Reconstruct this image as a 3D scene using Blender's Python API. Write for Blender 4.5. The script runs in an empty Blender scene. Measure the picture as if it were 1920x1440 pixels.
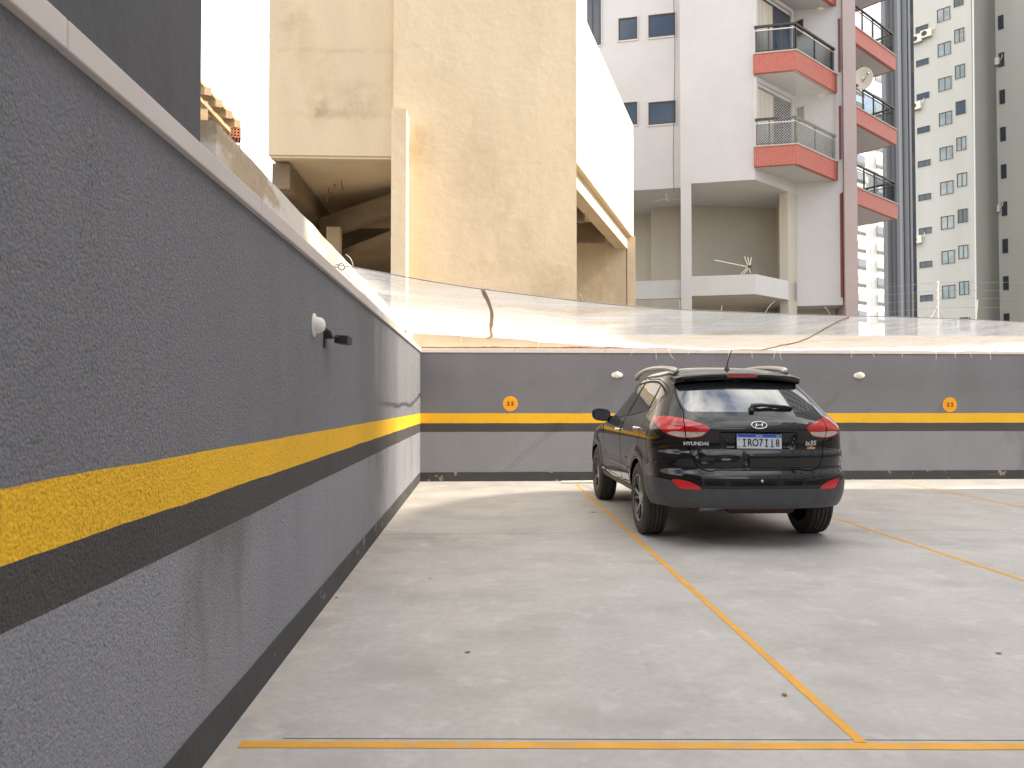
import bpy, bmesh, math, random
import numpy as np
from mathutils import Vector, Matrix, noise as mnoise
from mathutils.bvhtree import BVHTree
from mathutils.geometry import delaunay_2d_cdt
random.seed(7); rng = np.random.default_rng(7)
R = math.radians
S = bpy.context.scene
COL = S.collection

# ------------------------------------------------------------------ camera, sky, sun, exposure
CAM_H = 1.28; FPX = 1400.0; YAW = R(2.41); PIT = R(1.43)
cam = bpy.data.cameras.new('camera'); camo = bpy.data.objects.new('camera', cam); COL.objects.link(camo)
camo.location = (0, 0, CAM_H); camo.rotation_euler = (R(90) + PIT, 0, -YAW)
cam.sensor_width = 36; cam.lens = 36 * FPX / 1920; cam.clip_start = 0.05; cam.clip_end = 2000
cam.dof.use_dof = True; cam.dof.focus_distance = 7.0; cam.dof.aperture_fstop = 11
S.camera = camo

SUN_DIR = Vector((0.76, -0.022, 0.65)).normalized()          # towards the sun
W_ = bpy.data.worlds.new('World'); S.world = W_; W_.use_nodes = True
nt = W_.node_tree; nt.nodes.clear()
sky = nt.nodes.new('ShaderNodeTexSky'); sky.sky_type = 'NISHITA'; sky.sun_disc = False
sky.sun_elevation = math.asin(SUN_DIR.z); sky.sun_rotation = math.atan2(SUN_DIR.x, SUN_DIR.y)
sky.dust_density = 2.0; sky.ozone_density = 1.0
tc = nt.nodes.new('ShaderNodeTexCoord')
mp = nt.nodes.new('ShaderNodeMapping'); mp.inputs['Scale'].default_value = (1, 1, 2.2)
nz = nt.nodes.new('ShaderNodeTexNoise'); nz.inputs['Scale'].default_value = 2.6; nz.inputs['Detail'].default_value = 8; nz.inputs['Roughness'].default_value = .58
cr = nt.nodes.new('ShaderNodeValToRGB'); cr.color_ramp.elements[0].position = .40; cr.color_ramp.elements[1].position = .62
mx = nt.nodes.new('ShaderNodeMix'); mx.data_type = 'RGBA'; mx.inputs[7].default_value = (10.5, 10.2, 9.9, 1)
bg = nt.nodes.new('ShaderNodeBackground'); bg.inputs['Strength'].default_value = 0.13
wo = nt.nodes.new('ShaderNodeOutputWorld')
L = nt.links.new
L(tc.outputs['Generated'], mp.inputs['Vector']); L(mp.outputs[0], nz.inputs['Vector']); L(nz.outputs[0], cr.inputs[0])
L(cr.outputs[0], mx.inputs[0]); L(sky.outputs[0], mx.inputs[6]); L(mx.outputs[2], bg.inputs[0]); L(bg.outputs[0], wo.inputs[0])

sun = bpy.data.lights.new('sun', 'SUN'); sun.energy = 4.5; sun.angle = R(0.9); sun.color = (1, .93, .82)
suno = bpy.data.objects.new('sun', sun); COL.objects.link(suno)
suno.rotation_euler = SUN_DIR.to_track_quat('Z', 'Y').to_euler(); suno.location = (30, 0, 30)
S.view_settings.view_transform = 'Standard'; S.view_settings.look = 'None'; S.view_settings.gamma = 1
S.view_settings.exposure = 1.5
S.view_settings.use_white_balance = True; S.view_settings.white_balance_temperature = 6800; S.view_settings.white_balance_tint = 7

# ------------------------------------------------------------------ placing helpers: real points on known planes
fw = Vector((math.sin(YAW) * math.cos(PIT), math.cos(YAW) * math.cos(PIT), math.sin(PIT)))
rt = Vector((math.cos(YAW), -math.sin(YAW), 0)); up = rt.cross(fw); EYE = Vector((0, 0, CAM_H))
def ray(px, py): return fw + rt * ((px - 960) / FPX) - up * ((py - 720) / FPX)
def onY(px, py, Y): d = ray(px, py); return EYE + d * (Y / d.y)
def onP(px, py, p, n):                                        # on the plane through p with normal n
    d = ray(px, py); return EYE + d * ((Vector(p) - EYE).dot(n) / d.dot(n))

# ------------------------------------------------------------------ materials
def nd(t, typ, **kw):
    n = t.nodes.new(typ)
    for k, v in kw.items():
        if k in n.inputs: n.inputs[k].default_value = v
        else: setattr(n, k, v)
    return n
def mk(name, col, rough=.8, var=.12, vscale=1.5, col2=None, c2=(.5, .7), c2scale=1.2, stretch=(1, 1, 1), bump=0, bscale=60, bstretch=(1, 1, 1),
       metal=0, coat=0, spec=.5, fine=0, finescale=200, ior=1.5, bdetail=4, c2stretch=(1, 1, 1)):
    m = bpy.data.materials.new(name); m.use_nodes = True; t = m.node_tree; t.nodes.clear()
    o = nd(t, 'ShaderNodeOutputMaterial'); b = nd(t, 'ShaderNodeBsdfPrincipled', Roughness=rough, Metallic=metal)
    b.inputs['Coat Weight'].default_value = coat; b.inputs['Coat Roughness'].default_value = .02
    b.inputs['Specular IOR Level'].default_value = spec; b.inputs['IOR'].default_value = ior
    l = t.links.new; l(b.outputs[0], o.inputs[0])
    g = nd(t, 'ShaderNodeNewGeometry')
    def tex(scale, st, detail=5, rg=.6):
        v = nd(t, 'ShaderNodeVectorMath', operation='MULTIPLY'); v.inputs[1].default_value = st
        l(g.outputs['Position'], v.inputs[0])
        n = nd(t, 'ShaderNodeTexNoise', Scale=scale, Detail=detail, Roughness=rg); l(v.outputs[0], n.inputs['Vector']); return n.outputs[0]
    cur = None
    if var or fine:
        h = nd(t, 'ShaderNodeMapRange'); h.inputs[1].default_value = .25; h.inputs[2].default_value = .75
        h.inputs[3].default_value = 1 - var; h.inputs[4].default_value = 1 + var; l(tex(vscale, stretch), h.inputs[0])
        mul = nd(t, 'ShaderNodeVectorMath', operation='SCALE'); mul.inputs[0].default_value = col[:3]; l(h.outputs[0], mul.inputs['Scale'])
        cur = mul.outputs[0]
        if fine:
            h2 = nd(t, 'ShaderNodeMapRange'); h2.inputs[1].default_value = .3; h2.inputs[2].default_value = .7
            h2.inputs[3].default_value = 1 - fine; h2.inputs[4].default_value = 1 + fine; l(tex(finescale, (1, 1, 1), 3), h2.inputs[0])
            m2 = nd(t, 'ShaderNodeVectorMath', operation='SCALE'); l(cur, m2.inputs[0]); l(h2.outputs[0], m2.inputs['Scale']); cur = m2.outputs[0]
    if col2:
        r = nd(t, 'ShaderNodeMapRange'); r.inputs[1].default_value = c2[0]; r.inputs[2].default_value = c2[1]; l(tex(c2scale, c2stretch, 8), r.inputs[0])
        x = nd(t, 'ShaderNodeMix', data_type='RGBA'); l(r.outputs[0], x.inputs[0]); x.inputs[7].default_value = (*col2, 1)
        if cur: l(cur, x.inputs[6])
        else: x.inputs[6].default_value = (*col, 1)
        cur = x.outputs[2]
    if cur: l(cur, b.inputs['Base Color'])
    else: b.inputs['Base Color'].default_value = (*col, 1)
    if bump:
        bn = nd(t, 'ShaderNodeBump', Strength=1.0, Distance=bump); l(tex(bscale, bstretch, bdetail, .55), bn.inputs['Height']); l(bn.outputs[0], b.inputs['Normal'])
    return m
M = {}
def stuccoise(m, depth=.0050):
    t = m.node_tree; l = t.links.new; b = next(n for n in t.nodes if n.type == 'BSDF_PRINCIPLED'); g = nd(t, 'ShaderNodeNewGeometry')
    def pos(st):
        v = nd(t, 'ShaderNodeVectorMath', operation='MULTIPLY'); v.inputs[1].default_value = st; l(g.outputs['Position'], v.inputs[0]); return v.outputs[0]
    def noise_(sc, st, d=3, rg=.55): n = nd(t, 'ShaderNodeTexNoise', Scale=sc, Detail=d, Roughness=rg); l(pos(st), n.inputs['Vector']); return n.outputs[0]
    def rng_(x, lo, hi, o0=0, o1=1): r = nd(t, 'ShaderNodeMapRange', interpolation_type='SMOOTHSTEP'); r.inputs[1].default_value = lo; r.inputs[2].default_value = hi; r.inputs[3].default_value = o0; r.inputs[4].default_value = o1; l(x, r.inputs[0]); return r.outputs[0]
    def mth(op, x, y):
        n = nd(t, 'ShaderNodeMath', operation=op)
        for i, q in enumerate((x, y)):
            if isinstance(q, (int, float)): n.inputs[i].default_value = q
            else: l(q, n.inputs[i])
        return n.outputs[0]
    vo = nd(t, 'ShaderNodeTexVoronoi', feature='F1', Scale=120.0); l(pos((1, 1, .85)), vo.inputs['Vector'])
    grain = mth('ADD', mth('MULTIPLY', vo.outputs['Distance'], -.75), noise_(70, (1, 1, .8), 3))
    pit = mth('MULTIPLY', rng_(noise_(100, (1, 1, .6), 2), .56, .70), rng_(noise_(3.2, (1, 1, .10), 4), .40, .66, .12, 1))
    h = mth('SUBTRACT', grain, mth('MULTIPLY', pit, .7))
    bn = nd(t, 'ShaderNodeBump', Strength=1.0, Distance=depth); l(h, bn.inputs['Height']); l(bn.outputs[0], b.inputs['Normal'])
    src = b.inputs['Base Color'].links[0].from_socket; sc = nd(t, 'ShaderNodeVectorMath', operation='SCALE'); l(src, sc.inputs[0]); l(mth('SUBTRACT', 1.0, mth('MULTIPLY', pit, .30)), sc.inputs['Scale']); l(sc.outputs[0], b.inputs['Base Color'])  # pits darkened in the colour too, as the shade inside them
def weather_floor(m):                                           # dust along the left wall foot, one old oil stain, grit specks
    t = m.node_tree; l = t.links.new; b = next(n for n in t.nodes if n.type == 'BSDF_PRINCIPLED'); g = nd(t, 'ShaderNodeNewGeometry'); sp = nd(t, 'ShaderNodeSeparateXYZ'); l(g.outputs['Position'], sp.inputs[0])
    def nz_(sc, d=5): n = nd(t, 'ShaderNodeTexNoise', Scale=sc, Detail=d, Roughness=.65); l(g.outputs['Position'], n.inputs['Vector']); return n.outputs[0]
    def mix(fac, col):
        src = b.inputs['Base Color'].links[0].from_socket; x = nd(t, 'ShaderNodeMix', data_type='RGBA'); l(fac, x.inputs[0]); l(src, x.inputs[6]); x.inputs[7].default_value = (*col, 1); l(x.outputs[2], b.inputs['Base Color'])
    def rg(x, lo, hi, o0, o1): r = nd(t, 'ShaderNodeMapRange'); r.inputs[1].default_value = lo; r.inputs[2].default_value = hi; r.inputs[3].default_value = o0; r.inputs[4].default_value = o1; l(x, r.inputs[0]); return r.outputs[0]
    def op(o, x, y): n = nd(t, 'ShaderNodeMath', operation=o); l(x, n.inputs[0]); l(y, n.inputs[1]); n.use_clamp = True; return n.outputs[0]
    mix(op('MULTIPLY', rg(sp.outputs[0], -.97, -.72, 1, 0), rg(nz_(9), .42, .60, 0, .8)), (.52, .45, .37))
    mix(rg(nz_(95, 2), .735, .76, 0, .7), (.12, .10, .08))
    mix(rg(nz_(4.5, 8), .55, .72, 0, .5), (.58, .57, .55))
    for (cx, cy, rx, ry) in ((.93, 3.25, .16, .34), (.80, 3.62, .10, .12), (2.2, 5.2, .5, .18), (-.3, 7.0, .5, .35)):
        v = nd(t, 'ShaderNodeVectorMath', operation='SUBTRACT'); l(g.outputs['Position'], v.inputs[0]); v.inputs[1].default_value = (cx, cy, 0)
        w = nd(t, 'ShaderNodeVectorMath', operation='MULTIPLY'); l(v.outputs[0], w.inputs[0]); w.inputs[1].default_value = (1/rx, 1/ry, 0); le = nd(t, 'ShaderNodeVectorMath', operation='LENGTH'); l(w.outputs[0], le.inputs[0])
        mix(op('MULTIPLY', rg(le.outputs['Value'], .2, 1.25, 1, 0), rg(nz_(7), .40, .62, 0, .45)), (.24, .235, .235))
stucco = dict(rough=.85, bump=.016, bscale=78, bstretch=(1, 1, .75), bdetail=5, fine=.12, finescale=55)
M['wall_dark'] = mk('stucco_dark_grey', (.183, .183, .201), var=.08, vscale=1.2, stretch=(1, 1, .4), **stucco)
M['wall_light'] = mk('stucco_mid_grey', (.258, .260, .284), var=.07, vscale=1.2, stretch=(1, 1, .5), col2=(.165, .16, .165), c2=(.57, .68), c2scale=.9, c2stretch=(1, 1, .4), **stucco)
M['wall_yellow'] = mk('stucco_yellow', (.86, .48, .018), var=.06, **stucco)
M['wall_black'] = mk('stucco_black', (.062, .058, .057), var=.12, **stucco)
for k_m in ('wall_dark', 'wall_light', 'wall_yellow', 'wall_black'): stuccoise(M[k_m])
M['base'] = mk('baseboard_paint', (.05, .05, .052), .7, var=.2, vscale=4, col2=(.30, .25, .19), c2=(.63, .66), c2scale=7, bump=.003, bscale=30)
M['coping'] = mk('coping_stone', (.62, .56, .53), .55, var=.06, vscale=3, fine=.05)
M['plaster_dark'] = mk('smooth_dark_plaster', (.088, .088, .098), .75, var=.22, vscale=1.6, stretch=(1, 1, .35), bump=.004, bscale=14)
M['floor'] = mk('concrete_floor', (.430, .402, .380), .62, var=.12, vscale=1.1, stretch=(1, .8, 1), col2=(.325, .305, .285), c2=(.47, .74), c2scale=1.7, c2stretch=(.9, 1.1, 1), fine=.07, finescale=22, bump=.0015, bscale=25)
weather_floor(M['floor'])
M['paint_line'] = mk('floor_line_paint', (.68, .33, .04), .65, var=.14, vscale=5, col2=(.46, .36, .24), c2=(.55, .72), c2scale=11)
M['joint'] = mk('joint_dark', (.07, .065, .06), .9)
M['ground'] = mk('ground_soil', (.20, .18, .15), .95)
M['old_concrete'] = mk('old_concrete', (.50, .39, .27), .9, var=.18, vscale=2.5, col2=(.74, .69, .62), c2=(.46, .53), c2scale=1.6, c2stretch=(1, .6, 1.5), bump=.012, bscale=9, fine=.08, finescale=40)
M['beige'] = mk('beige_plaster', (.60, .48, .335), .85, var=.09, vscale=1.1, stretch=(1, 1, .25), c2stretch=(1, 1, .7), col2=(.44, .335, .21), c2=(.54, .78), c2scale=.7, bump=.006, bscale=5, fine=.04, finescale=25)
def beige_stains(m):                                             # old smears and pour joints at fixed places on the plaster
    t = m.node_tree; l = t.links.new; b = next(n for n in t.nodes if n.type == 'BSDF_PRINCIPLED'); g = nd(t, 'ShaderNodeNewGeometry')
    nz_ = nd(t, 'ShaderNodeTexNoise', Scale=2.6, Detail=7, Roughness=.65); l(g.outputs['Position'], nz_.inputs['Vector'])
    for px, py, rx, rz, amp in ((597,190,.22,.45,.9), (672,185,.45,.40,.7), (640,212,1.1,.10,.6), (620,92,1.6,.06,.45), (545,40,.5,.5,.4), (900,330,.9,1.4,.3), (1040,560,.5,.9,.4), (820,150,.5,.8,.25)):
        c = onY(px, py, 14.2); v = nd(t, 'ShaderNodeVectorMath', operation='SUBTRACT'); l(g.outputs['Position'], v.inputs[0]); v.inputs[1].default_value = c
        w = nd(t, 'ShaderNodeVectorMath', operation='MULTIPLY'); l(v.outputs[0], w.inputs[0]); w.inputs[1].default_value = (1/rx, .3, 1/rz); le = nd(t, 'ShaderNodeVectorMath', operation='LENGTH'); l(w.outputs[0], le.inputs[0])
        r1 = nd(t, 'ShaderNodeMapRange'); r1.inputs[1].default_value = .2; r1.inputs[2].default_value = 1.3; r1.inputs[3].default_value = 1; r1.inputs[4].default_value = 0; l(le.outputs['Value'], r1.inputs[0])
        r2 = nd(t, 'ShaderNodeMapRange'); r2.inputs[1].default_value = .38; r2.inputs[2].default_value = .66; r2.inputs[4].default_value = amp; l(nz_.outputs[0], r2.inputs[0])
        k = nd(t, 'ShaderNodeMath', operation='MULTIPLY'); l(r1.outputs[0], k.inputs[0]); l(r2.outputs[0], k.inputs[1])
        src = b.inputs['Base Color'].links[0].from_socket; x = nd(t, 'ShaderNodeMix', data_type='RGBA'); l(k.outputs[0], x.inputs[0]); l(src, x.inputs[6]); x.inputs[7].default_value = (.30, .215, .125, 1); l(x.outputs[2], b.inputs['Base Color'])
beige_stains(M['beige'])
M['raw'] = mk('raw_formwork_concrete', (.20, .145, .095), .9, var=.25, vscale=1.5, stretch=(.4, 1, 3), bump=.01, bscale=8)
M['wood'] = mk('weathered_wood', (.36, .25, .15), .85, var=.25, vscale=6, bump=.003, bscale=30)
M['brick'] = mk('hollow_brick', (.42, .17, .09), .9, var=.15, vscale=8)
M['white_wall'] = mk('white_render', (.51, .505, .525), .8, var=.05, vscale=.5, fine=.02, finescale=3, bump=.003, bscale=6)
M['cream_wall'] = mk('cream_render', (.46, .43, .38), .8, var=.05, vscale=.6)
M['pink_wall'] = mk('mauve_render', (.40, .33, .335), .8, var=.05, vscale=.8)
M['bluegrey'] = mk('bluegrey_cladding', (.15, .155, .17), .6, var=.10, vscale=.4, stretch=(2, 2, .1))
M['bluegrey2'] = mk('pale_bluegrey_cladding', (.25, .255, .275), .6, var=.08, vscale=.4, stretch=(2, 2, .1))
M['tower_cream'] = mk('tower_cream_render', (.53, .52, .49), .8, var=.06, vscale=.5, stretch=(1, 1, .1))
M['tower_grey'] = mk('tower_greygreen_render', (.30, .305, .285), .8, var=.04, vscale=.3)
M['tower_white'] = mk('tower_white_render', (.72, .72, .72), .8, var=.03, vscale=.2)
M['dark_frame'] = mk('bronze_aluminium', (.055, .043, .036), .4, var=0, metal=.3)
M['metal_pale'] = mk('pale_aluminium', (.62, .60, .57), .35, var=0, metal=.7)
M['glass_blue'] = mk('window_glass', (.035, .05, .075), .04, var=0, spec=.8)
M['glass_pale'] = mk('curtained_glass', (.26, .30, .30), .06, var=.35, vscale=1.3, spec=.8)
M['curtain'] = mk('curtain_cloth', (.45, .41, .35), .9, var=.3, vscale=3, stretch=(3, 3, .1))
M['white_plastic'] = mk('white_plastic', (.78, .74, .66), .45, var=.04)
M['black_plastic'] = mk('black_plastic', (.018, .018, .02), .45, var=0)
M['chrome'] = mk('chrome', (.75, .75, .76), .12, var=0, metal=1)
M['steel'] = mk('galvanised_steel', (.42, .42, .42), .4, var=.1, vscale=20, metal=.8)
M['silver'] = mk('silver_rail', (.56, .55, .53), .35, var=0, metal=.7)
M['leaf'] = mk('dry_leaf', (.24, .17, .08), .8, var=.3, vscale=40)
M['rope'] = mk('stained_net_cloth', (.50, .38, .25), .9, var=.35, vscale=9)
M['tie'] = mk('nylon_tie', (.75, .73, .68), .5, var=0)
M['orange'] = mk('number_disc_paint', (.85, .36, .012), .75, var=.04, bump=.004, bscale=42)
M['ink'] = mk('black_ink', (.012, .012, .012), .7, var=0)
# red mosaic tiles: brick texture in two axes
def tile_mat():
    m = bpy.data.materials.new('red_mosaic'); m.use_nodes = True; t = m.node_tree; b = t.nodes['Principled BSDF']; b.inputs['Roughness'].default_value = .45
    uv = nd(t, 'ShaderNodeTexCoord'); br = nd(t, 'ShaderNodeTexBrick', offset=0.0); br.inputs['Scale'].default_value = 1
    br.inputs['Color1'].default_value = (.35, .058, .042, 1); br.inputs['Color2'].default_value = (.44, .09, .066, 1); br.inputs['Mortar'].default_value = (.42, .18, .14, 1)
    br.inputs['Mortar Size'].default_value = .006; br.inputs['Brick Width'].default_value = .055; br.inputs['Row Height'].default_value = .055
    t.links.new(uv.outputs['UV'], br.inputs['Vector']); t.links.new(br.outputs['Color'], b.inputs['Base Color'])
    bp = nd(t, 'ShaderNodeBump', Strength=.6, Distance=.004); bp.invert = True; t.links.new(br.outputs['Fac'], bp.inputs['Height']); t.links.new(bp.outputs[0], b.inputs['Normal'])
    return m
M['tile'] = tile_mat()
def clear_glass():
    m = bpy.data.materials.new('railing_glass'); m.use_nodes = True; t = m.node_tree; t.nodes.clear()
    o = nd(t, 'ShaderNodeOutputMaterial'); g = nd(t, 'ShaderNodeBsdfGlossy', Roughness=.02); tr = nd(t, 'ShaderNodeBsdfTransparent'); tr.inputs[0].default_value = (.72, .74, .74, 1)
    lw_ = nd(t, 'ShaderNodeLayerWeight', Blend=.5); pw = nd(t, 'ShaderNodeMath', operation='POWER'); pw.inputs[1].default_value = 5; f = nd(t, 'ShaderNodeMath', operation='MULTIPLY_ADD'); f.inputs[1].default_value = .8; f.inputs[2].default_value = .04; t.links.new(lw_.outputs['Facing'], pw.inputs[0]); t.links.new(pw.outputs[0], f.inputs[0]); x = nd(t, 'ShaderNodeMixShader'); t.links.new(f.outputs[0], x.inputs[0]); t.links.new(tr.outputs[0], x.inputs[1]); t.links.new(g.outputs[0], x.inputs[2]); t.links.new(x.outputs[0], o.inputs[0]); return m
M['rail_glass'] = clear_glass()
def net_mat():
    m = bpy.data.materials.new('debris_net'); m.use_nodes = True; t = m.node_tree; t.nodes.clear(); l = t.links.new
    o = nd(t, 'ShaderNodeOutputMaterial'); tr = nd(t, 'ShaderNodeBsdfTransparent'); df = nd(t, 'ShaderNodeBsdfDiffuse'); tl = nd(t, 'ShaderNodeBsdfTranslucent')
    g = nd(t, 'ShaderNodeNewGeometry')
    def tex(sc, st, d=6):
        v = nd(t, 'ShaderNodeVectorMath', operation='MULTIPLY'); v.inputs[1].default_value = st; l(g.outputs['Position'], v.inputs[0])
        n = nd(t, 'ShaderNodeTexNoise', Scale=sc, Detail=d, Roughness=.6); l(v.outputs[0], n.inputs['Vector']); return n.outputs[0]
    r = nd(t, 'ShaderNodeMapRange'); r.inputs[1].default_value = .58; r.inputs[2].default_value = .78; l(tex(1.1, (.5, 1.6, 1)), r.inputs[0])
    x = nd(t, 'ShaderNodeMix', data_type='RGBA'); x.inputs[6].default_value = (.88, .87, .86, 1); x.inputs[7].default_value = (.68, .48, .27, 1); l(r.outputs[0], x.inputs[0])
    r2 = nd(t, 'ShaderNodeMapRange'); r2.inputs[1].default_value = .70; r2.inputs[2].default_value = .74; l(tex(9, (.35, 1.5, 1)), r2.inputs[0])
    x2 = nd(t, 'ShaderNodeMix', data_type='RGBA'); l(x.outputs[2], x2.inputs[6]); x2.inputs[7].default_value = (.20, .14, .09, 1); l(r2.outputs[0], x2.inputs[0])
    l(x2.outputs[2], df.inputs[0]); l(x2.outputs[2], tl.inputs[0])
    a = nd(t, 'ShaderNodeMixShader'); a.inputs[0].default_value = .55; l(df.outputs[0], a.inputs[1]); l(tl.outputs[0], a.inputs[2])
    op = nd(t, 'ShaderNodeMapRange'); op.inputs[1].default_value = .3; op.inputs[2].default_value = .7; op.inputs[3].default_value = .28; op.inputs[4].default_value = .78; ad = nd(t, 'ShaderNodeMix', data_type='FLOAT'); ad.inputs[0].default_value = .55; l(tex(3.2, (.5, 2, 1)), ad.inputs[2]); l(tex(70, (.5, 1.3, 1), 3), ad.inputs[3]); l(ad.outputs[0], op.inputs[0])
    b = nd(t, 'ShaderNodeMixShader'); l(op.outputs[0], b.inputs[0]); l(tr.outputs[0], b.inputs[1]); l(a.outputs[0], b.inputs[2]); l(b.outputs[0], o.inputs[0]); return m
M['net'] = net_mat()
def seam_mat():
    m = bpy.data.materials.new('net_seam'); m.use_nodes = True; t = m.node_tree; t.nodes.clear(); o = nd(t, 'ShaderNodeOutputMaterial'); d = nd(t, 'ShaderNodeBsdfDiffuse'); l_ = nd(t, 'ShaderNodeBsdfTranslucent'); x = nd(t, 'ShaderNodeMixShader'); x.inputs[0].default_value = .5
    g = nd(t, 'ShaderNodeNewGeometry'); n = nd(t, 'ShaderNodeTexNoise', Scale=11, Detail=5); t.links.new(g.outputs['Position'], n.inputs['Vector'])
    c = nd(t, 'ShaderNodeMix', data_type='RGBA'); c.inputs[6].default_value = (.55, .40, .25, 1); c.inputs[7].default_value = (.80, .72, .62, 1); t.links.new(n.outputs[0], c.inputs[0])
    for s_ in (d, l_): t.links.new(c.outputs[2], s_.inputs[0])
    t.links.new(d.outputs[0], x.inputs[1]); t.links.new(l_.outputs[0], x.inputs[2]); t.links.new(x.outputs[0], o.inputs[0]); return m
M['seam'] = seam_mat()

# ------------------------------------------------------------------ mesh helpers
class MB:
    def __init__(s): s.v = []; s.f = []; s.uv = None
    def add(s, vs, fs):
        k = len(s.v); s.v += [tuple(p) for p in vs]; s.f += [tuple(i + k for i in f) for f in fs]; return s
    def box(s, a, b):
        x0, y0, z0 = (min(a[i], b[i]) for i in range(3)); x1, y1, z1 = (max(a[i], b[i]) for i in range(3))
        return s.add([(x0,y0,z0),(x1,y0,z0),(x1,y1,z0),(x0,y1,z0),(x0,y0,z1),(x1,y0,z1),(x1,y1,z1),(x0,y1,z1)],
                     [(0,3,2,1),(4,5,6,7),(0,1,5,4),(1,2,6,5),(2,3,7,6),(3,0,4,7)])
    def obox(s, o, ax, ay, az):                                # oriented box from corner o with three edge vectors
        o, ax, ay, az = map(Vector, (o, ax, ay, az))
        if ax.cross(ay).dot(az) < 0: o = o + ax; ax = -ax
        c = [o, o+ax, o+ax+ay, o+ay]; c += [p+az for p in c]
        return s.add(c, [(0,3,2,1),(4,5,6,7),(0,1,5,4),(1,2,6,5),(2,3,7,6),(3,0,4,7)])
    def prism(s, poly, z0, z1):                                # plan polygon (ccw) between two heights
        n = len(poly); a = sum(poly[i][0]*poly[(i+1)%n][1]-poly[(i+1)%n][0]*poly[i][1] for i in range(n))
        if a < 0: poly = poly[::-1]
        vs = [(p[0], p[1], z0) for p in poly] + [(p[0], p[1], z1) for p in poly]
        fs = [tuple(range(n))[::-1], tuple(range(n, 2*n))] + [(i, (i+1)%n, n+(i+1)%n, n+i) for i in range(n)]
        return s.add(vs, fs)
    def tube(s, pts, r, n=8, cap=True):
        pts = [Vector(p) for p in pts]; rr = r if hasattr(r, '__len__') else [r]*len(pts); k = len(s.v)
        t0 = (pts[1]-pts[0]).normalized(); u = t0.orthogonal().normalized()
        for i, p in enumerate(pts):
            t = (pts[min(i+1, len(pts)-1)] - pts[max(i-1, 0)]).normalized(); u = (u - t*u.dot(t)).normalized(); w = t.cross(u)
            for j in range(n):
                a = 2*math.pi*j/n; s.v.append(tuple(p + (u*math.cos(a)+w*math.sin(a))*rr[i]))
        for i in range(len(pts)-1):
            for j in range(n):
                s.f.append((k+i*n+j, k+i*n+(j+1)%n, k+(i+1)*n+(j+1)%n, k+(i+1)*n+j))
        if cap: s.f.append(tuple(k+j for j in range(n))[::-1]); s.f.append(tuple(k+(len(pts)-1)*n+j for j in range(n)))
        return s
    def lathe(s, prof, n=32, axis='x', c=(0,0,0), sx=1, sy=1):  # prof: (along axis, radius); closed ends when radius 0
        k = len(s.v); c = Vector(c)
        for a, r in prof:
            for j in range(n):
                t = 2*math.pi*j/n; q = (r*math.cos(t)*sx, r*math.sin(t)*sy)
                s.v.append(tuple(c + Vector({'x': (a, q[0], q[1]), 'y': (q[0], a, q[1]), 'z': (q[0], q[1], a)}[axis])))
        for i in range(len(prof)-1):
            for j in range(n): s.f.append((k+i*n+j, k+i*n+(j+1)%n, k+(i+1)*n+(j+1)%n, k+(i+1)*n+j))
        return s
    def build(s, name, mat, parent=None, smooth=False, fix=True, loc=None):
        me = bpy.data.meshes.new(name); me.from_pydata([tuple(p) for p in s.v], [], s.f)
        if fix:
            bm = bmesh.new(); bm.from_mesh(me); bmesh.ops.recalc_face_normals(bm, faces=bm.faces); bm.to_mesh(me); bm.free()
        me.materials.append(M[mat] if isinstance(mat, str) else mat)
        if smooth:
            me.polygons.foreach_set('use_smooth', [True]*len(me.polygons))
            if smooth != True: me.set_sharp_from_angle(angle=R(smooth))
        o = bpy.data.objects.new(name, me); COL.objects.link(o)
        if parent: o.parent = parent
        if loc: o.location = loc
        return o
def tag(o, label=None, cat=None, group=None, kind=None):
    for k, v in (('label', label), ('category', cat), ('group', group), ('kind', kind)):
        if v: o[k] = v
    return o
def thing(name, label, cat, loc=(0,0,0), group=None, rz=0):
    o = bpy.data.objects.new(name, None); COL.objects.link(o); o.location = loc; o.rotation_euler.z = rz; o.empty_display_size = .2
    return tag(o, label, cat, group)
def bevel(o, w=.004, seg=2):
    m = o.modifiers.new('bevel', 'BEVEL'); m.width = w; m.segments = seg; m.limit_method = 'ANGLE'; return o
def text_obj(name, txt, size, mat, parent, loc, rot=(R(90), 0, 0), ext=.002, sx=1, shear=0, bold=0, space=1):
    c = bpy.data.curves.new(name, 'FONT'); c.body = txt; c.size = size; c.extrude = ext; c.align_x = 'CENTER'; c.align_y = 'CENTER'; c.shear = shear; c.offset = bold; c.space_character = space; c.resolution_u = 4
    o = bpy.data.objects.new(name+'_curve', c); COL.objects.link(o); dg = bpy.context.evaluated_depsgraph_get()
    me = bpy.data.meshes.new_from_object(o.evaluated_get(dg)); bpy.data.objects.remove(o); bpy.data.curves.remove(c)
    for v in me.vertices: v.co.x *= sx
    me.materials.clear(); me.materials.append(M[mat]); n = bpy.data.objects.new(name, me); COL.objects.link(n); n.parent = parent; n.location = loc; n.rotation_euler = rot
    return n
def pch(xs, ys):
    xs = np.array(xs, float); ys = np.array(ys, float); h = np.diff(xs); d = np.diff(ys)/h; m = np.zeros_like(xs)
    for i in range(1, len(xs)-1):
        if d[i-1]*d[i] > 0: w1 = 2*h[i]+h[i-1]; w2 = h[i]+2*h[i-1]; m[i] = (w1+w2)/(w1/d[i-1]+w2/d[i])
    m[0] = d[0]; m[-1] = d[-1]
    def f(q):
        q = np.clip(q, xs[0], xs[-1]); i = np.clip(np.searchsorted(xs, q)-1, 0, len(h)-1); t = (q-xs[i])/h[i]
        return (2*t**3-3*t**2+1)*ys[i]+(t**3-2*t**2+t)*h[i]*m[i]+(-2*t**3+3*t**2)*ys[i+1]+(t**3-t**2)*h[i]*m[i+1]
    return f
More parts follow.
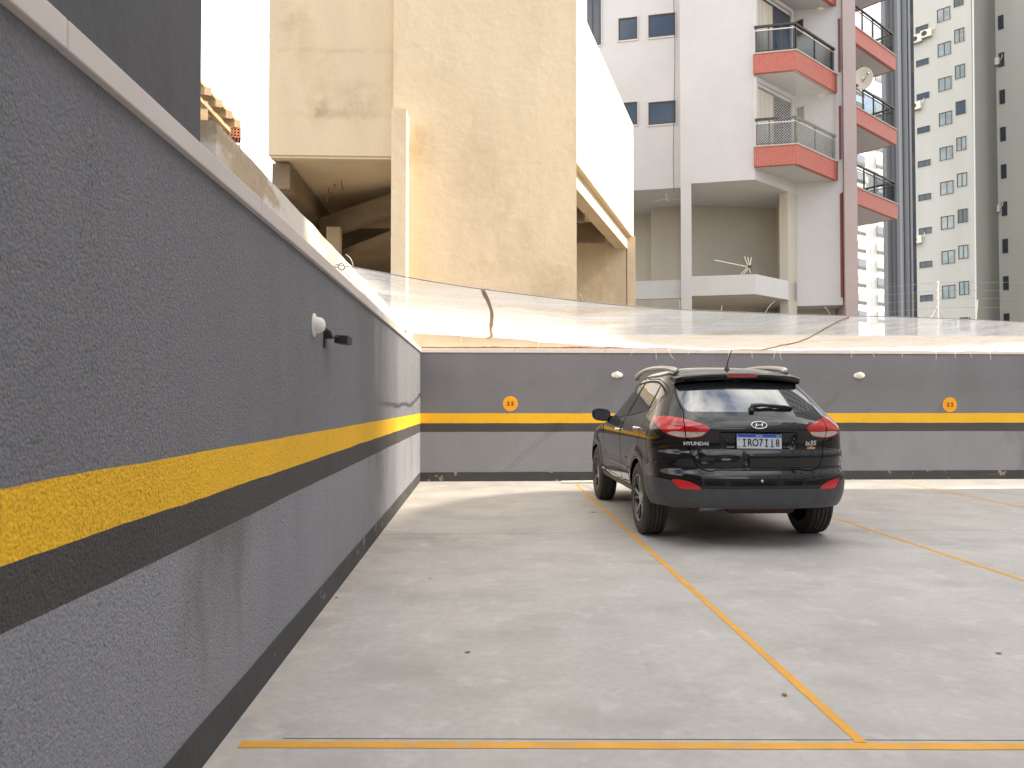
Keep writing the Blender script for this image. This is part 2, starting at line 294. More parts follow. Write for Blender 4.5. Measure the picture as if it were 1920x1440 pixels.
# ------------------------------------------------------------------ the setting
D = 12.2; XL = -0.98; RX = 13.6
tag(MB().add([(-600,-600,-.30),(600,-600,-.30),(600,600,-.30),(-600,600,-.30)], [(0,1,2,3)]).build('ground', 'ground'), kind='structure')
def slab():
    mb = MB(); mb.box((XL-.3, -6, -.2), (RX, D+.3, 0)); return mb
floor = tag(slab().build('floor', 'floor'), kind='structure')
def strip(name, pts, w, mat, z=.0018, seed=0):                  # painted line: thin sheet with slightly uneven edges
    mb = MB(); a, b = Vector(pts[0]), Vector(pts[1]); d = (b-a); n = max(2, int(d.length/.06)); t = d.normalized(); q = Vector((-t.y, t.x))
    for i in range(n+1):
        p = a + d*(i/n)
        for sgn in (-1, 1):
            e = w/2*(1 + .10*mnoise.noise((i*.35, sgn*9.1+seed, seed*3.3)))
            mb.v.append((p.x+q.x*e*sgn, p.y+q.y*e*sgn, z))
    mb.f = [(2*i, 2*i+2, 2*i+3, 2*i+1) for i in range(n)]
    return mb.build(name, mat, floor)
FRL = lambda x: 2.868-.048*(x+.9)
strip('painted_line', ((-.90, FRL(-.9)), (RX-.1, FRL(RX-.1))), .054, 'paint_line', seed=1)
for k, (xa0, xb0) in enumerate(((1.435, 1.50), (3.89, 3.96), (6.36, 6.74), (8.85, 9.15))):
    strip('painted_line', ((xa0, FRL(xa0)+.032), (xb0, 11.75)), .044, 'paint_line', seed=2+k)
strip('floor_joint', ((-.75, FRL(-.75)+.052), (RX-.1, FRL(RX-.1)+.052)), .005, 'joint', .001, 6)
strip('floor_joint', ((-.96, 7.33), (RX-.1, 7.36)), .005, 'joint', .001, 7)

# painted walls: stacked bands with shared, slightly wavering borders
ZB = [0, .15, .803, .945, 1.106, 2.095]
def wob(k, t): return 0 if k in (0, 5) else .004*mnoise.noise((t*1.7, k*5.3, 1)) + .0025*mnoise.noise((t*9, k*2.1, 4))
def band(k, name, mat, parent, along, a0, a1, face, depth, proud=0):
    mb = MB(); n = int(abs(a1-a0)/.07)
    for i in range(n+1):
        t = a0+(a1-a0)*i/n
        for (dz, dd) in ((0,0),(1,0),(1,1),(0,1)):
            z = ZB[k+dz]+wob(k+dz, t); q = face + (depth if dd else -proud*(1 if depth > 0 else -1))
            mb.v.append((t, q, z) if along == 'x' else (q, t, z))
    for i in range(n):
        for j in range(4): mb.f.append((4*i+j, 4*i+4+j, 4*i+4+(j+1)%4, 4*i+(j+1)%4))
    mb.f += [(0,1,2,3), tuple(4*n+j for j in range(4))[::-1]]
    return mb.build(name, mat, parent)
bands = ((0,'baseboard','base',.006),(1,'lower_field','wall_light',0),(2,'black_stripe','wall_black',0),(3,'yellow_stripe','wall_yellow',0),(4,'upper_field','wall_dark',0))
lw = thing('parking_wall', 'grey stucco wall with yellow stripe running along the left side', 'wall', (XL, 5, 0), 'painted walls around the parking lot')
bw = thing('parking_wall', 'grey stucco wall with yellow stripe across the back, behind the car', 'wall', (5, D, 0), 'painted walls around the parking lot')
for par, al, a0, a1, fc, dp in ((lw, 'y', -5.9, D, XL, -.16), (bw, 'x', XL-.16, RX, D, .16)):
    for k, nme, mt, pr in bands:
        o = band(k, nme, mt, par, al, a0, a1, fc, dp, pr); o.matrix_parent_inverse = Matrix.Translation(-par.location)
# coping slabs
def coping(par, al, a0, a1, lo, hi, step):
    t = a0
    while t < a1-.01:
        e = min(t+step, a1); mb = MB(); A = (lo, t+.0015, 2.096); B = (hi, e-.0015, 2.168)
        if al == 'x': A = (t+.0015, lo, 2.096); B = (e-.0015, hi, 2.168)
        o = bevel(mb.box(A, B).build('coping_slab', 'coping', par), .004); o.matrix_parent_inverse = Matrix.Translation(-par.location); t = e
coping(lw, 'y', -5.9, D-.02, XL-.17, XL+.025, 1.53)
coping(bw, 'x', XL+.03, RX, D-.022, D+.17, 1.5)
# numbers
for px, py, txt in ((957, 757, '25'), (1781, 759, '22')):
    p = onY(px, py, D); mb = MB().lathe([(0, 0), (0, .122), (.003, .124)], 40, 'y'); 
    d = mb.build('number_disc', 'orange', bw); d.parent = bw; d.location = Vector((p.x, D-.0035, p.z)) - bw.location
    d['label'] = 'orange disc with the number ' + txt
    text_obj('number', ' '.join(txt), .088, 'ink', d, (0, -.0015, 0), ext=.0008, bold=.003)
# ------------------------------------------------ wall lamps
def lamp(p, label, rz, tall):
    t = thing('wall_lamp', label, 'lamp', p, 'white wall lamps', rz)
    fx, fz = (.088, .045) if not tall else (.055, .075)
    n = 36
    def ring(y, a, b): return [(a*math.cos(2*math.pi*j/n), y, b*math.sin(2*math.pi*j/n)) for j in range(n)]
    def loft(name, rings):
        mb = MB(); 
        for r_ in rings: mb.v += r_
        for i in range(len(rings)-1):
            for j in range(n): mb.f.append((i*n+j, i*n+(j+1)%n, (i+1)*n+(j+1)%n, (i+1)*n+j))
        mb.f += [tuple(range(n)), tuple(range((len(rings)-1)*n, len(rings)*n))]
        return mb.build(name, 'white_plastic', t, 40)
    loft('flange', [ring(0, fx*1.1, fz*1.1), ring(-.007, fx*1.1, fz*1.1), ring(-.012, fx, fz)])
    loft('dome', [ring(-.012, .055, .058), ring(-.03, .053, .056), ring(-.055, .047, .050), ring(-.07, .036, .038), ring(-.078, .018, .02), ring(-.08, .004, .004)])
    if tall: t.scale = (.86, .86, .86)
    return t
p1 = onY(1157, 703, D); p2 = onY(1611, 704, D)
lamp((p1.x, D, p1.z), 'white domed wall lamp above the car mirror on back wall', 0, False)
lamp((p2.x, D, p2.z), 'white domed wall lamp right of the car on back wall', 0, False)
lamp((XL, 4.42, 1.735), 'white domed wall lamp on the left wall next to floodlight', R(90), True)
fl = thing('floodlight', 'small black floodlight with bracket mounted on the left wall', 'floodlight', (XL, 4.72, 1.70))
MB().box((0, -.03, -.075), (.012, .03, .03)).build('bracket', 'black_plastic', fl)
bevel(MB().add([(.012,-.03,-.02),(.012,.035,-.02),(.06,.05,-.015),(.06,-.035,-.015),(.012,-.03,.05),(.012,.02,.05),(.05,.04,.025),(.05,-.03,.025)], [(0,1,2,3),(4,5,6,7),(0,1,5,4),(1,2,6,5),(2,3,7,6),(3,0,4,7)]).build('arm', 'black_plastic', fl), .004)
MB().tube([(.045, .03, 0), (.075, .085, -.005)], .009).build('joint', 'black_plastic', fl)
hd = bevel(MB().obox((.045, .075, -.038), (.085, -.005, -.006), (.012, .10, -.004), (.006, 0, .052)).build('head', 'black_plastic', fl), .005)
MB().obox((.062, .178, -.034), (.066, -.004, -.004), (.001, .006, 0), (.005, 0, .040)).build('lens', mk('flood_lens', (.18,.17,.16), .2, 0), hd)

# ------------------------------------------------ left side: dark building wall, old parapet, ruin
XD = -1.155
e = onP(376, 200, (XD, 0, 0), Vector((1, 0, 0)))
dk = tag(MB().box((XD-.35, -5.9, 0), (XD, e.y, 9)).build('building_wall', 'plaster_dark'), 'tall dark grey plastered wall rising above the left coping', 'wall')
# parapet with a broken, gently uneven top
XP = -1.165
def parapet():
    mb = MB(); y0 = onP(405, 230, (XP,0,0), Vector((1,0,0))); y1 = D+1.2; n = 60
    for i in range(n+1):
        y = y0.y+(y1-y0.y)*i/n; zt = 2.52 + .012*mnoise.noise((y*2.2, 0, 0)) - .012*i/n
        j = .008*mnoise.noise((y*3, 4, 1))
        mb.v += [(XP+j, y, 0), (XP+j+.004*mnoise.noise((y*5, 7, 0)), y, 2.25), (XP+.004+j, y, zt-.012), (XP-.012, y, zt), (XP-.25, y, zt+.01), (XP-.26, y, 0)]
    for i in range(n):
        for j in range(5): mb.f.append((6*i+j, 6*i+6+j, 6*i+7+j, 6*i+1+j))
    mb.f += [tuple(range(6)), tuple(6*n+j for j in range(6))[::-1]]
    return mb
tag(parapet().build('neighbour_wall', 'old_concrete', smooth=35), 'weathered bare concrete wall rising behind the left coping', 'wall')
ru = thing('ruined_roof', 'broken timber roof edge with a hollow brick behind the dark wall', 'roof', (-3.2, 8.2, 0))
def at(px, py, Y): return onY(px, py, Y) - Vector((-3.2, 8.2, 0))
RA = at(372, 150, 8.2); RB = at(447, 232, 8.6)
MB().obox(RA, RB-RA, (-.9, .5, .22), (0, 0, .035)).build('roof_board', 'wood', ru)
for f in (.15, .42, .68, .9):
    q = RA.lerp(RB, f); MB().obox(q+Vector((0,0,-.085)), (.06, .03, 0), (-.8, .45, .2), (0, 0, .085)).build('rafter', 'wood', ru)
MB().obox(RA+Vector((0, .05, -.20)), (RB-RA)*.85, (-.05, .03, 0), (0, 0, .05)).build('wall_plate', 'wood', ru)
q = at(376, 225, 8.3); MB().obox(q+Vector((0,0,-1.2)), (.07, .03, 0), (-.03, .07, 0), (0, 0, 1.42)).build('post', 'wood', ru)
q = at(415, 262, 8.55); MB().obox(q+Vector((0,0,-1.5)), (.06, .03, 0), (-.03, .06, 0), (0, 0, 1.62)).build('post', 'wood', ru)
MB().obox(RA+Vector((-.1, .1, -1.6)), (RB-RA)*.9+Vector((0,0,-.25)), (-.1, .06, 0), (0, 0, 1.2)).build('rear_board', 'plaster_dark', ru)
def brick_at(q):
    mb = MB(); ax = Vector((.115, .04, 0)); az = Vector((0, 0, .115)); ay = Vector((-.04, .115, 0))*1.5; t = .16
    for i in range(4): mb.obox(q+ax*(i/3*.88), ax*.12, ay, az)
    for i in range(4): mb.obox(q+az*(i/3*.88)+ax*.001, ax*.998, ay*.998, az*.12)
    return mb.build('hollow_brick', 'brick', ru)
brick_at(at(430, 256, 8.55))
MB().obox(at(429, 258, 8.56)+Vector((0,0,-1.42)), (.12, .04, 0), (-.04, .12, 0), (0, 0, 1.35)).build('pier', 'brick', ru)

# ------------------------------------------------ beige building
bb = thing('beige_building', 'unfinished beige plastered building with open lower storey behind back wall', 'building', (0, 14, 0))
def bpt(mb, name, mat, sm=False):
    o = mb.build(name, mat, bb, sm); o.matrix_parent_inverse = Matrix.Translation(-bb.location); return o
A = onY(737, 300, 14.0); B = onY(1081, 305, 14.0); zs = B.z
zC = zs; dC = ray(1188, 447); Cc = EYE + dC*((zs-CAM_H)/dC.z); dirS = Vector((Cc.x-B.x, Cc.y-B.y, 0)).normalized()
TOP = 13.5
# upper block; the top of the side wall steps down as its far end
zt_far = CAM_H + (Cc.y/ray(1188,235).y)*ray(1188,235).z
bpt(MB().prism([(A.x, 14), (B.x, 14), (Cc.x, Cc.y), (A.x, Cc.y)], zs, zt_far), 'upper_block', 'beige')
bpt(MB().prism([(A.x, 14.001), (B.x-.001, 14.001), (B.x+.35-.001, 15.0), (A.x, 15.0)], zt_far-.001, TOP), 'front_screen', 'beige')
bpt(MB().box((A.x+.001, 14.001, -.3), (B.x-.001, 14.30, zs)), 'front_wall', 'beige')
cw = onP(1174, 450, Cc, dirS); 
bpt(MB().box((Cc.x-.24, Cc.y-.28, -.3), (Cc.x-.01, Cc.y-.01, zs)), 'corner_column', 'beige')
bpt(MB().box((A.x, Cc.y-.27, -.3), (Cc.x-.26, Cc.y-.05, zs)), 'rear_wall', 'beige')
nS = Vector((dirS.y, -dirS.x, 0))
bpt(MB().obox(Vector((B.x, 14.3, zs-.34))-nS*.32+dirS*.1, dirS*6.4, nS*.30, (0,0,.34)), 'edge_beam', 'beige')
for k in (.35, .7): 
    q = Vector((B.x, 14.2, zs-.5))+dirS*6.6*k - nS*.33; bpt(MB().obox(q, -Vector((1,0,0))*4, (0, .2, 0), (0,0,.5)), 'cross_beam', 'raw')
# left wing over an open storey
WL = onY(503, 290, 14.25); zw = WL.z
bpt(MB().box((WL.x, 14.25, zw), (A.x-.002, 20.2, TOP)), 'left_wing', 'beige')
bpt(MB().box((WL.x+.03, 14.28, zw-.05), (A.x-.01, 14.42, zw-.001)), 'drip_edge', 'beige')
P0 = onY(734, 203, 13.5); P1 = onY(762, 203, 13.5)
pr = MB(); pr.box((P0.x, 13.5, -.3), (P1.x, 13.998, P0.z)); bpt(pr, 'pier', 'beige')
bpt(MB().box((WL.x-.1, 20.2, -.3), (A.x, 20.4, zw+.4)), 'rear_wall', 'raw')
bpt(MB().box((WL.x-.02, 14.6, zw-.55), (WL.x+.32, 20.1, zw-.052)), 'edge_beam', 'raw')
bpt(MB().obox((WL.x+.33, 17.2, zw-.9), (3.2, -1.9, .55), (.15, .28, 0), (0,0,.42)), 'stair_beam', 'raw')
bpt(MB().obox((WL.x+.33, 17.55, zw-1.45), (3.2, -1.6, .85), (.25, 2.4, -.3), (0,0,.14)), 'stair_slab', 'raw')
q = onY(612, 425, 16.6); q2 = onY(637, 425, 16.6); bpt(MB().box((q.x, 16.6, -.3), (q2.x, 16.85, q.z)), 'short_column', 'beige')
bpt(MB().obox((WL.x+.2, 18.2, zw-2.3), (4, .1, 0), (0,.3,0), (0,0,.45)), 'cross_beam', 'raw')
bpt(MB().box((WL.x-.1, 15.2, -.3), (WL.x+.12, 20.2, zw-.56)), 'side_wall', 'raw')
for a, b in (((617, 352), (613, 378)), ((640, 338), (644, 362)), ((628, 346), (627, 350))):
    bpt(MB().tube([onY(*a, 15.6), onY(*b, 15.4)], .012, 6), 'rebar', mk('rust', (.24,.10,.05), .9))
# low plastered wall of the neighbour right behind the back coping, crumbling at its foot, with a brick course
nw = thing('boundary_wall', 'low beige plastered wall behind the back coping with exposed brick course', 'wall', (5, D+.3, 0))
def npt(mb, name, mat):
    o = mb.build(name, mat, nw); o.matrix_parent_inverse = Matrix.Translation(-nw.location); return o
def crumble():
    mb = MB(); n = 420; x0 = XL-.15; x1 = RX
    for i in range(n+1):
        x = x0+(x1-x0)*i/n; b = 2.205 + .018*mnoise.noise((x*2.3, 0, 3)) + .012*mnoise.noise((x*11, 2, 3))
        mb.v += [(x, D+.18, b), (x, D+.175, 2.42), (x, D+.42, 2.42), (x, D+.42, b)]
    for i in range(n):
        for j in range(4): mb.f.append((4*i+j, 4*i+4+j, 4*i+4+(j+1)%4, 4*i+(j+1)%4))
    mb.f += [(0,1,2,3), tuple(4*n+j for j in range(4))[::-1]]; return mb
npt(crumble(), 'plaster', 'beige')
npt(MB().box((XL-.15, D+.23, -.3), (RX, D+.40, 2.25)), 'core', 'raw')
x = XL-.1
while x < 9.6:
    w = random.uniform(.20, .26); npt(MB().box((x, D+.195+random.uniform(0,.012), 2.155), (x+w-.014, D+.229, 2.202+random.uniform(0,.008))), 'brick', 'brick'); x += w

# ------------------------------------------------ net stretched over the back of the lot
NX0, NX1 = -1.13, 12.5
SAG = pch([-1.13,0,1.6,3.2,5.3,6.9,12.6],[0,.105,.16,.125,.046,.0,-.06])
def front(x):
    sag = float(SAG(x))
    return Vector((x, 5.85+.4625*(x+1.1), 2.352-sag))
backz = pch([-1.2, .0, 1.0, 2.2, 4, 8, 13], [2.42, 2.36, 2.30, 2.23, 2.19, 2.185, 2.19])
def netp(x, v):
    f = front(x); xb = x*1.0 if x > -1 else x; b = Vector((xb, min(D+.06, 99), float(backz(x))))
    if f.y > D-1.2: f.y = D-1.2
    p = f.lerp(b, v); u = math.sin(math.pi*v)
    ripple = .025*mnoise.noise((x*1.3, v*5, 0)) + .018*mnoise.noise((x*3.5+v*4, v*3, 5)) + .014*mnoise.noise((x*1.6, v*18, 9)) + .008*mnoise.noise((x*9-v*6, v*9, 2))
    edge = (.03*mnoise.noise((x*4, 11, 0)) + .02*mnoise.noise((x*17, 3, 0)))*(1-v)**10
    sg = .055*u + .10*max(0, math.sin(math.pi*min(1, v*1.0)))*min(1, max(0, (x+.8)/2.5))
    return p + Vector((0, edge, -sg + ripple*min(1, 6*u)))
net = thing('debris_net', 'translucent white stained net stretched above the back wall', 'net', (2, 9, 0))
def netbuild():
    mb = MB(); nx, nv = 300, 60
    for i in range(nx+1):
        x = NX0+(NX1-NX0)*(i/nx)
        for j in range(nv+1): mb.v.append(tuple(netp(x, j/nv)))
    for i in range(nx):
        for j in range(nv): a = i*(nv+1)+j; mb.f.append((a, a+1, a+nv+2, a+nv+1))
    return mb
def ntp(mb, name, mat, sm=True):
    o = mb.build(name, mat, net, sm); o.matrix_parent_inverse = Matrix.Translation(-net.location); return o
ntp(netbuild(), 'mesh', 'net')
ntp(MB().tube([front(NX0+(NX1-NX0)*i/60)+Vector((0, 0, .004)) for i in range(61) ], .0045, 6), 'support_wire', 'steel')
ntp(MB().tube([netp(-1.12, v/20)+Vector((0,0,.006)) for v in range(21)], .006, 6), 'edge_rope', 'rope')
for xs, x2, rad in ((.02, .10, .030), (4.2, 4.0, .015)):
    pts = []; rr = []
    for k in range(41):
        v = k/40; p = netp(xs+(x2-xs)*v + .05*mnoise.noise((v*3, xs, 0)) + .09*math.sin(v*3.1)*(1 if xs < 1 else .3), v); pts.append(p+Vector((0, 0, -.012))); rr.append(rad*(.55+.6*abs(mnoise.noise((v*9, xs*3, 2)))))
    ntp(MB().tube(pts, rr, 9), 'seam', 'seam')
def tie(p, d, ln, bend):
    d = Vector(d).normalized(); b = Vector(bend); return ntp(MB().tube([p, p+d*ln*.35+b*.1*ln, p+d*ln*.7+b*.35*ln, p+d*ln+b*.8*ln], [.0035,.003,.003,.002], 5), 'cable_tie', 'tie')
for x in (-1.0, .08, .93, 1.95, 2.45, 3.0, 3.9, 5.4, 6.2, 7.3):
    tie(front(x), (random.uniform(-.4, .5), 0, 1), random.uniform(.07, .17), (random.uniform(-.8, .8), 0, -.1))
for x in (-.3, .9, 2.4, 2.75, 2.95, 3.3, 3.95, 4.3, 4.7, 4.78, 6.0, 6.35, 6.85, 7.45, 7.8, 8.05, 8.4, 9.4):
    p = netp(x, .86); p.z -= .01; tie(p, (random.uniform(-.35, .25), 0, -1), random.uniform(.10, .2), (random.uniform(-.4, .4), 0, .1))
eb = thing('eye_bolt', 'steel eye bolt holding the net corner on the left concrete wall', 'bolt', (XP, 5.82, 2.335))
MB().tube([(0, 0, 0), (.06, 0, 0)], .008, 8).build('shank', 'steel', eb, True)
MB().tube([(.085+.026*math.cos(a*math.pi/8), .0, .026*math.sin(a*math.pi/8)) for a in range(17)], .007, 8, False).build('ring', 'steel', eb, True)
tag(MB().box((XL-.155, 11.2, 2.169), (XL-.13, 11.24, 2.48)).build('timber_stake', mk('orange_stake', (.55,.25,.04), .8)), 'thin orange timber stake standing on the coping near the corner', 'stake')

# ------------------------------------------------ things on the floor
tag(MB().lathe([(0,.021),(1.5,.021),(1.5,.017),(0,.017),(0,.021)], 16, 'x').build('plastic_pipe', 'white_plastic', None, 40), 'white plastic pipe lying on the floor along the back wall', 'pipe')
o = bpy.data.objects['plastic_pipe']; o.location = (1.28, 11.82, .0215); o.rotation_euler.z = R(3)
def leaf(px, py, sz, label, rz):
    d = ray(px, py); p = EYE + d*(-CAM_H/d.z); mb = MB(); n = 7
    for i in range(n):
        t = i/(n-1); w = sz*.32*math.sin(math.pi*min(.98, max(.03, t)))
        for s_ in (-1, 0, 1): mb.v.append((sz*(t-.5), s_*w, .003 + (.07*sz*abs(s_)*(1-t*.6)) + .12*sz*(t-.5)**2))
    for i in range(n-1):
        for j in range(2): mb.f.append((3*i+j, 3*i+3+j, 3*i+4+j, 3*i+1+j))
    o = mb.build('dry_leaf', 'leaf', None, True, False, (p.x, p.y, .001)); o.rotation_euler.z = rz; m = o.modifiers.new('solid', 'SOLIDIFY'); m.thickness = .0015
    tag(o, label, 'leaf', 'dry leaves on the floor')
leaf(877, 1224, .03, 'small greenish leaf lying in the middle of the empty bay', .4)
leaf(1471, 1304, .035, 'brown curled leaf lying right of the yellow bay line, near the front', 1.2)
leaf(631, 1121, .03, 'dark curled leaf beside the foot of the left wall', 2.2)
leaf(1113, 961, .06, 'tiny dark leaf left of the car front wheel', .2)
leaf(806, 1085, .02, 'tiny dark crumb on the empty bay, far from the yellow line', .9)
leaf(1872, 1226, .03, 'tiny dark leaf at the right edge of the floor', 2.9)

# ------------------------------------------------ unseen block added on the right, its steps shaped to shade the lot
sh = thing('shade_block', 'unseen grey stepped block added beyond the right side to shade the lot', 'building', (22, -10, 0))
prof = [(-28,0),(10.5,0),(10.5,11.1),(10.05,11.8),(9.3,12.35),(8.5,12.7),(6.6,12.75),(6.6,15.1),(4.6,15.4),(4.0,24),(-28,24)]
mb = MB(); n = len(prof)
for x in (14.0, 26.0): mb.v += [(x-22, y+10, z) for y, z in prof]
mb.f = [tuple(range(n)), tuple(range(n, 2*n))[::-1]] + [(i, (i+1)%n, n+(i+1)%n, n+i) for i in range(n)]
mb.build('wall', 'white_wall', sh)
for k in range(19):
    y_ = 6.65+.1*k; MB().box((-8.0, y_+10, 12.6), (-7.92, y_+10+.092-.0042*k, 15.3)).build('shade_slat', 'bluegrey', sh)  # slats added to soften the shade edge on the left wall
for k in range(6):
    for j in range(9):
        wo_ = MB().box((-8.03, -14+j*3.4, 4+k*3), (-7.98, -12.4+j*3.4, 5.4+k*3)).build('window', 'glass_blue', sh)
rw = thing('parking_wall', 'grey stucco wall on the right side of the lot', 'wall', (RX, 5, 0), 'painted walls around the parking lot')
for k, nme, mt, pr_ in bands:
    o = band(k, nme, mt, rw, 'y', -5.9, D-.01, RX, .16, pr_); o.matrix_parent_inverse = Matrix.Translation(-rw.location)

# ------------------------------------------------ white apartment tower with red balconies
tw = thing('white_tower', 'white apartment tower with red tiled balconies behind the net', 'building', (8.3, 22.6, 0))
def tpt(mb, name, mat, parent=None, sm=False, uv=False):
    o = mb.build(name, mat, parent or tw, sm)
    base = Vector((8.3, 22.6, 0)); o.matrix_parent_inverse = Matrix.Translation(-base); return o
th = R(15.1); E1 = Vector((math.cos(th), -math.sin(th), 0)); N1 = Vector((-math.sin(th), -math.cos(th), 0))   # along the facade, outward
t2 = R(38.6); E2 = Vector((math.cos(t2), math.sin(t2), 0)); N2 = Vector((math.sin(t2), -math.cos(t2), 0))     # chamfered faces
K = onY(1415, 300, 22.6); K.z = 0
def hz(px, py, p, n): return onP(px, py, p, n).z
def along(px, p, n): q = onP(px, 500, p, n); q.z = 0; return q
STOR = 2.9
zr0 = hz(1415, 278, K, N1); zb0 = hz(1415, 314, K, N1)       # lowest balcony: red band top and bottom
K0 = along(1277, K, N1)
KC = along(1494, K, N2)                                       # end of the chamfer
KE = along(1590, KC, N1)                                      # end of the back wall
zl1 = hz(1360, 340, K, N1); zl0 = hz(1360, 516, K, N1); zl00 = hz(1360, 553, K, N1)
TT = 24
def P2(v): return (v.x, v.y)
back = [P2(KE - N1*9), P2(K0 - N1*9)]
# upper body (above loggia) with the chamfer
tpt(MB().prism([P2(K0), P2(K), P2(KC), P2(KE)] + back, zl1, TT), 'upper_walls', 'white_wall')
C1 = along(1297, K, N1)
tpt(MB().prism([P2(K0), P2(C1), P2(C1-N1*.5), P2(K0-N1*.5)], -.3, zl1-.002), 'column', 'white_wall')
CC = along(1478, K, N2)
tpt(MB().prism([P2(CC), P2(KC), P2(KC-N2*.3), P2(CC-N2*.3)], -.3, zl1-.002), 'column', 'cream_wall')
# parapet of the loggia and slab under it
in1 = Vector((0,0,0))
tpt(MB().prism([P2(C1+N1*.0), P2(K), P2(KC), P2(KC-N2*.18), P2(K-(N1+N2).normalized()*.19), P2(C1-N1*.18)], zl00, zl0), 'parapet', 'white_wall')
tpt(MB().prism([P2(C1-N1*.2), P2(K-(N1+N2).normalized()*.22), P2(KC-N2*.2), P2(KC-N1*4), P2(C1-N1*4)], zl00-.02, zl00+.2), 'loggia_floor', 'cream_wall')
# loggia rear wall, side pier, lower wall
tpt(MB().prism([P2(K0-N1*2.6), P2(KC-N1*2.0+E1*.2), P2(KC-N1*9), P2(K0-N1*9)], -.3, zl1-.003), 'loggia_wall', 'cream_wall')
q = along(1463, KC-N1*.9, N1); tpt(MB().prism([P2(q), P2(q+E1*.28), P2(q+E1*.28-N1*1.4), P2(q-N1*1.4)], -.3, zl1-.004), 'inner_pier', 'cream_wall')
q = along(1452, KC-N1*.9, N1); tpt(MB().prism([P2(q), P2(q+E1*.55), P2(q+E1*.55-N1*.6), P2(q-N1*.6)], -.3, zl00-.25), 'plinth', 'cream_wall')
tpt(MB().tube([onP(1466, 372, KC-N1*.85, N1), onP(1466, 505, KC-N1*.85, N1)], .05, 10), 'downpipe', 'cream_wall', None, True)
# recessed wall right of the chamfer, red trimmed edge and mauve pier
z574 = hz(1530, 573, KC, N1)
KD = along(1580, KC, N1)
tpt(MB().prism([P2(KC+E1*.002), P2(KD), P2(KD-N1*9), P2(KC-N1*9)], z574, zl1-.001), 'recessed_wall', 'white_wall')
tpt(MB().prism([P2(KC-N1*1.2), P2(KD-N1*1.2), P2(KD-N1*9), P2(KC-N1*9)], -.3, z574-.001), 'lower_wall', 'cream_wall')
KM = along(1585, KC+N1*.25, N1); KN = along(1609, KC+N1*.25, N1)
tpt(MB().prism([P2(KM), P2(KN), P2(KN-N1*9), P2(KM-N1*9)], -.3, TT), 'mauve_pier', 'pink_wall')
# red edge: a thin fin in front of the recessed wall
M['trim_red'] = mk('red_trim', (.20,.045,.035), .6, .1, 20)
FA = along(1576.5, KC+N1*.05, N1)
tpt(MB().prism([P2(FA), P2(FA+E1*.06), P2(FA+E1*.06-N1*.3), P2(FA-N1*.3)], z574+.25, zb0-.45), 'red_trim', 'trim_red')
for k in range(2): tpt(MB().prism([P2(FA), P2(FA+E1*.06), P2(FA+E1*.06-N1*.3), P2(FA-N1*.3)], zr0+STOR*k+.1, zb0+STOR*(k+1)-.45), 'red_trim', 'trim_red')
for k in range(3):
    c_ = along(1600, along(1497, K+N1*.1, N1), N2)-N2*.03; z_ = zb0+STOR*k
    tpt(MB().add([FA+Vector((0,0,z_-.45)), FA+E1*.06+Vector((0,0,z_-.45)), c_+E1*.02+Vector((0,0,z_-.01)), c_-E2*.12+Vector((0,0,z_-.01)), FA-N1*.2+Vector((0,0,z_-.45)), FA+E1*.06-N1*.2+Vector((0,0,z_-.45)), c_+E1*.02-N1*.2+Vector((0,0,z_-.01)), c_-E2*.12-N1*.2+Vector((0,0,z_-.01))], [(0,1,2,3),(4,7,6,5),(0,4,5,1),(1,5,6,2),(2,6,7,3),(3,7,4,0)]), 'red_trim', 'trim_red')
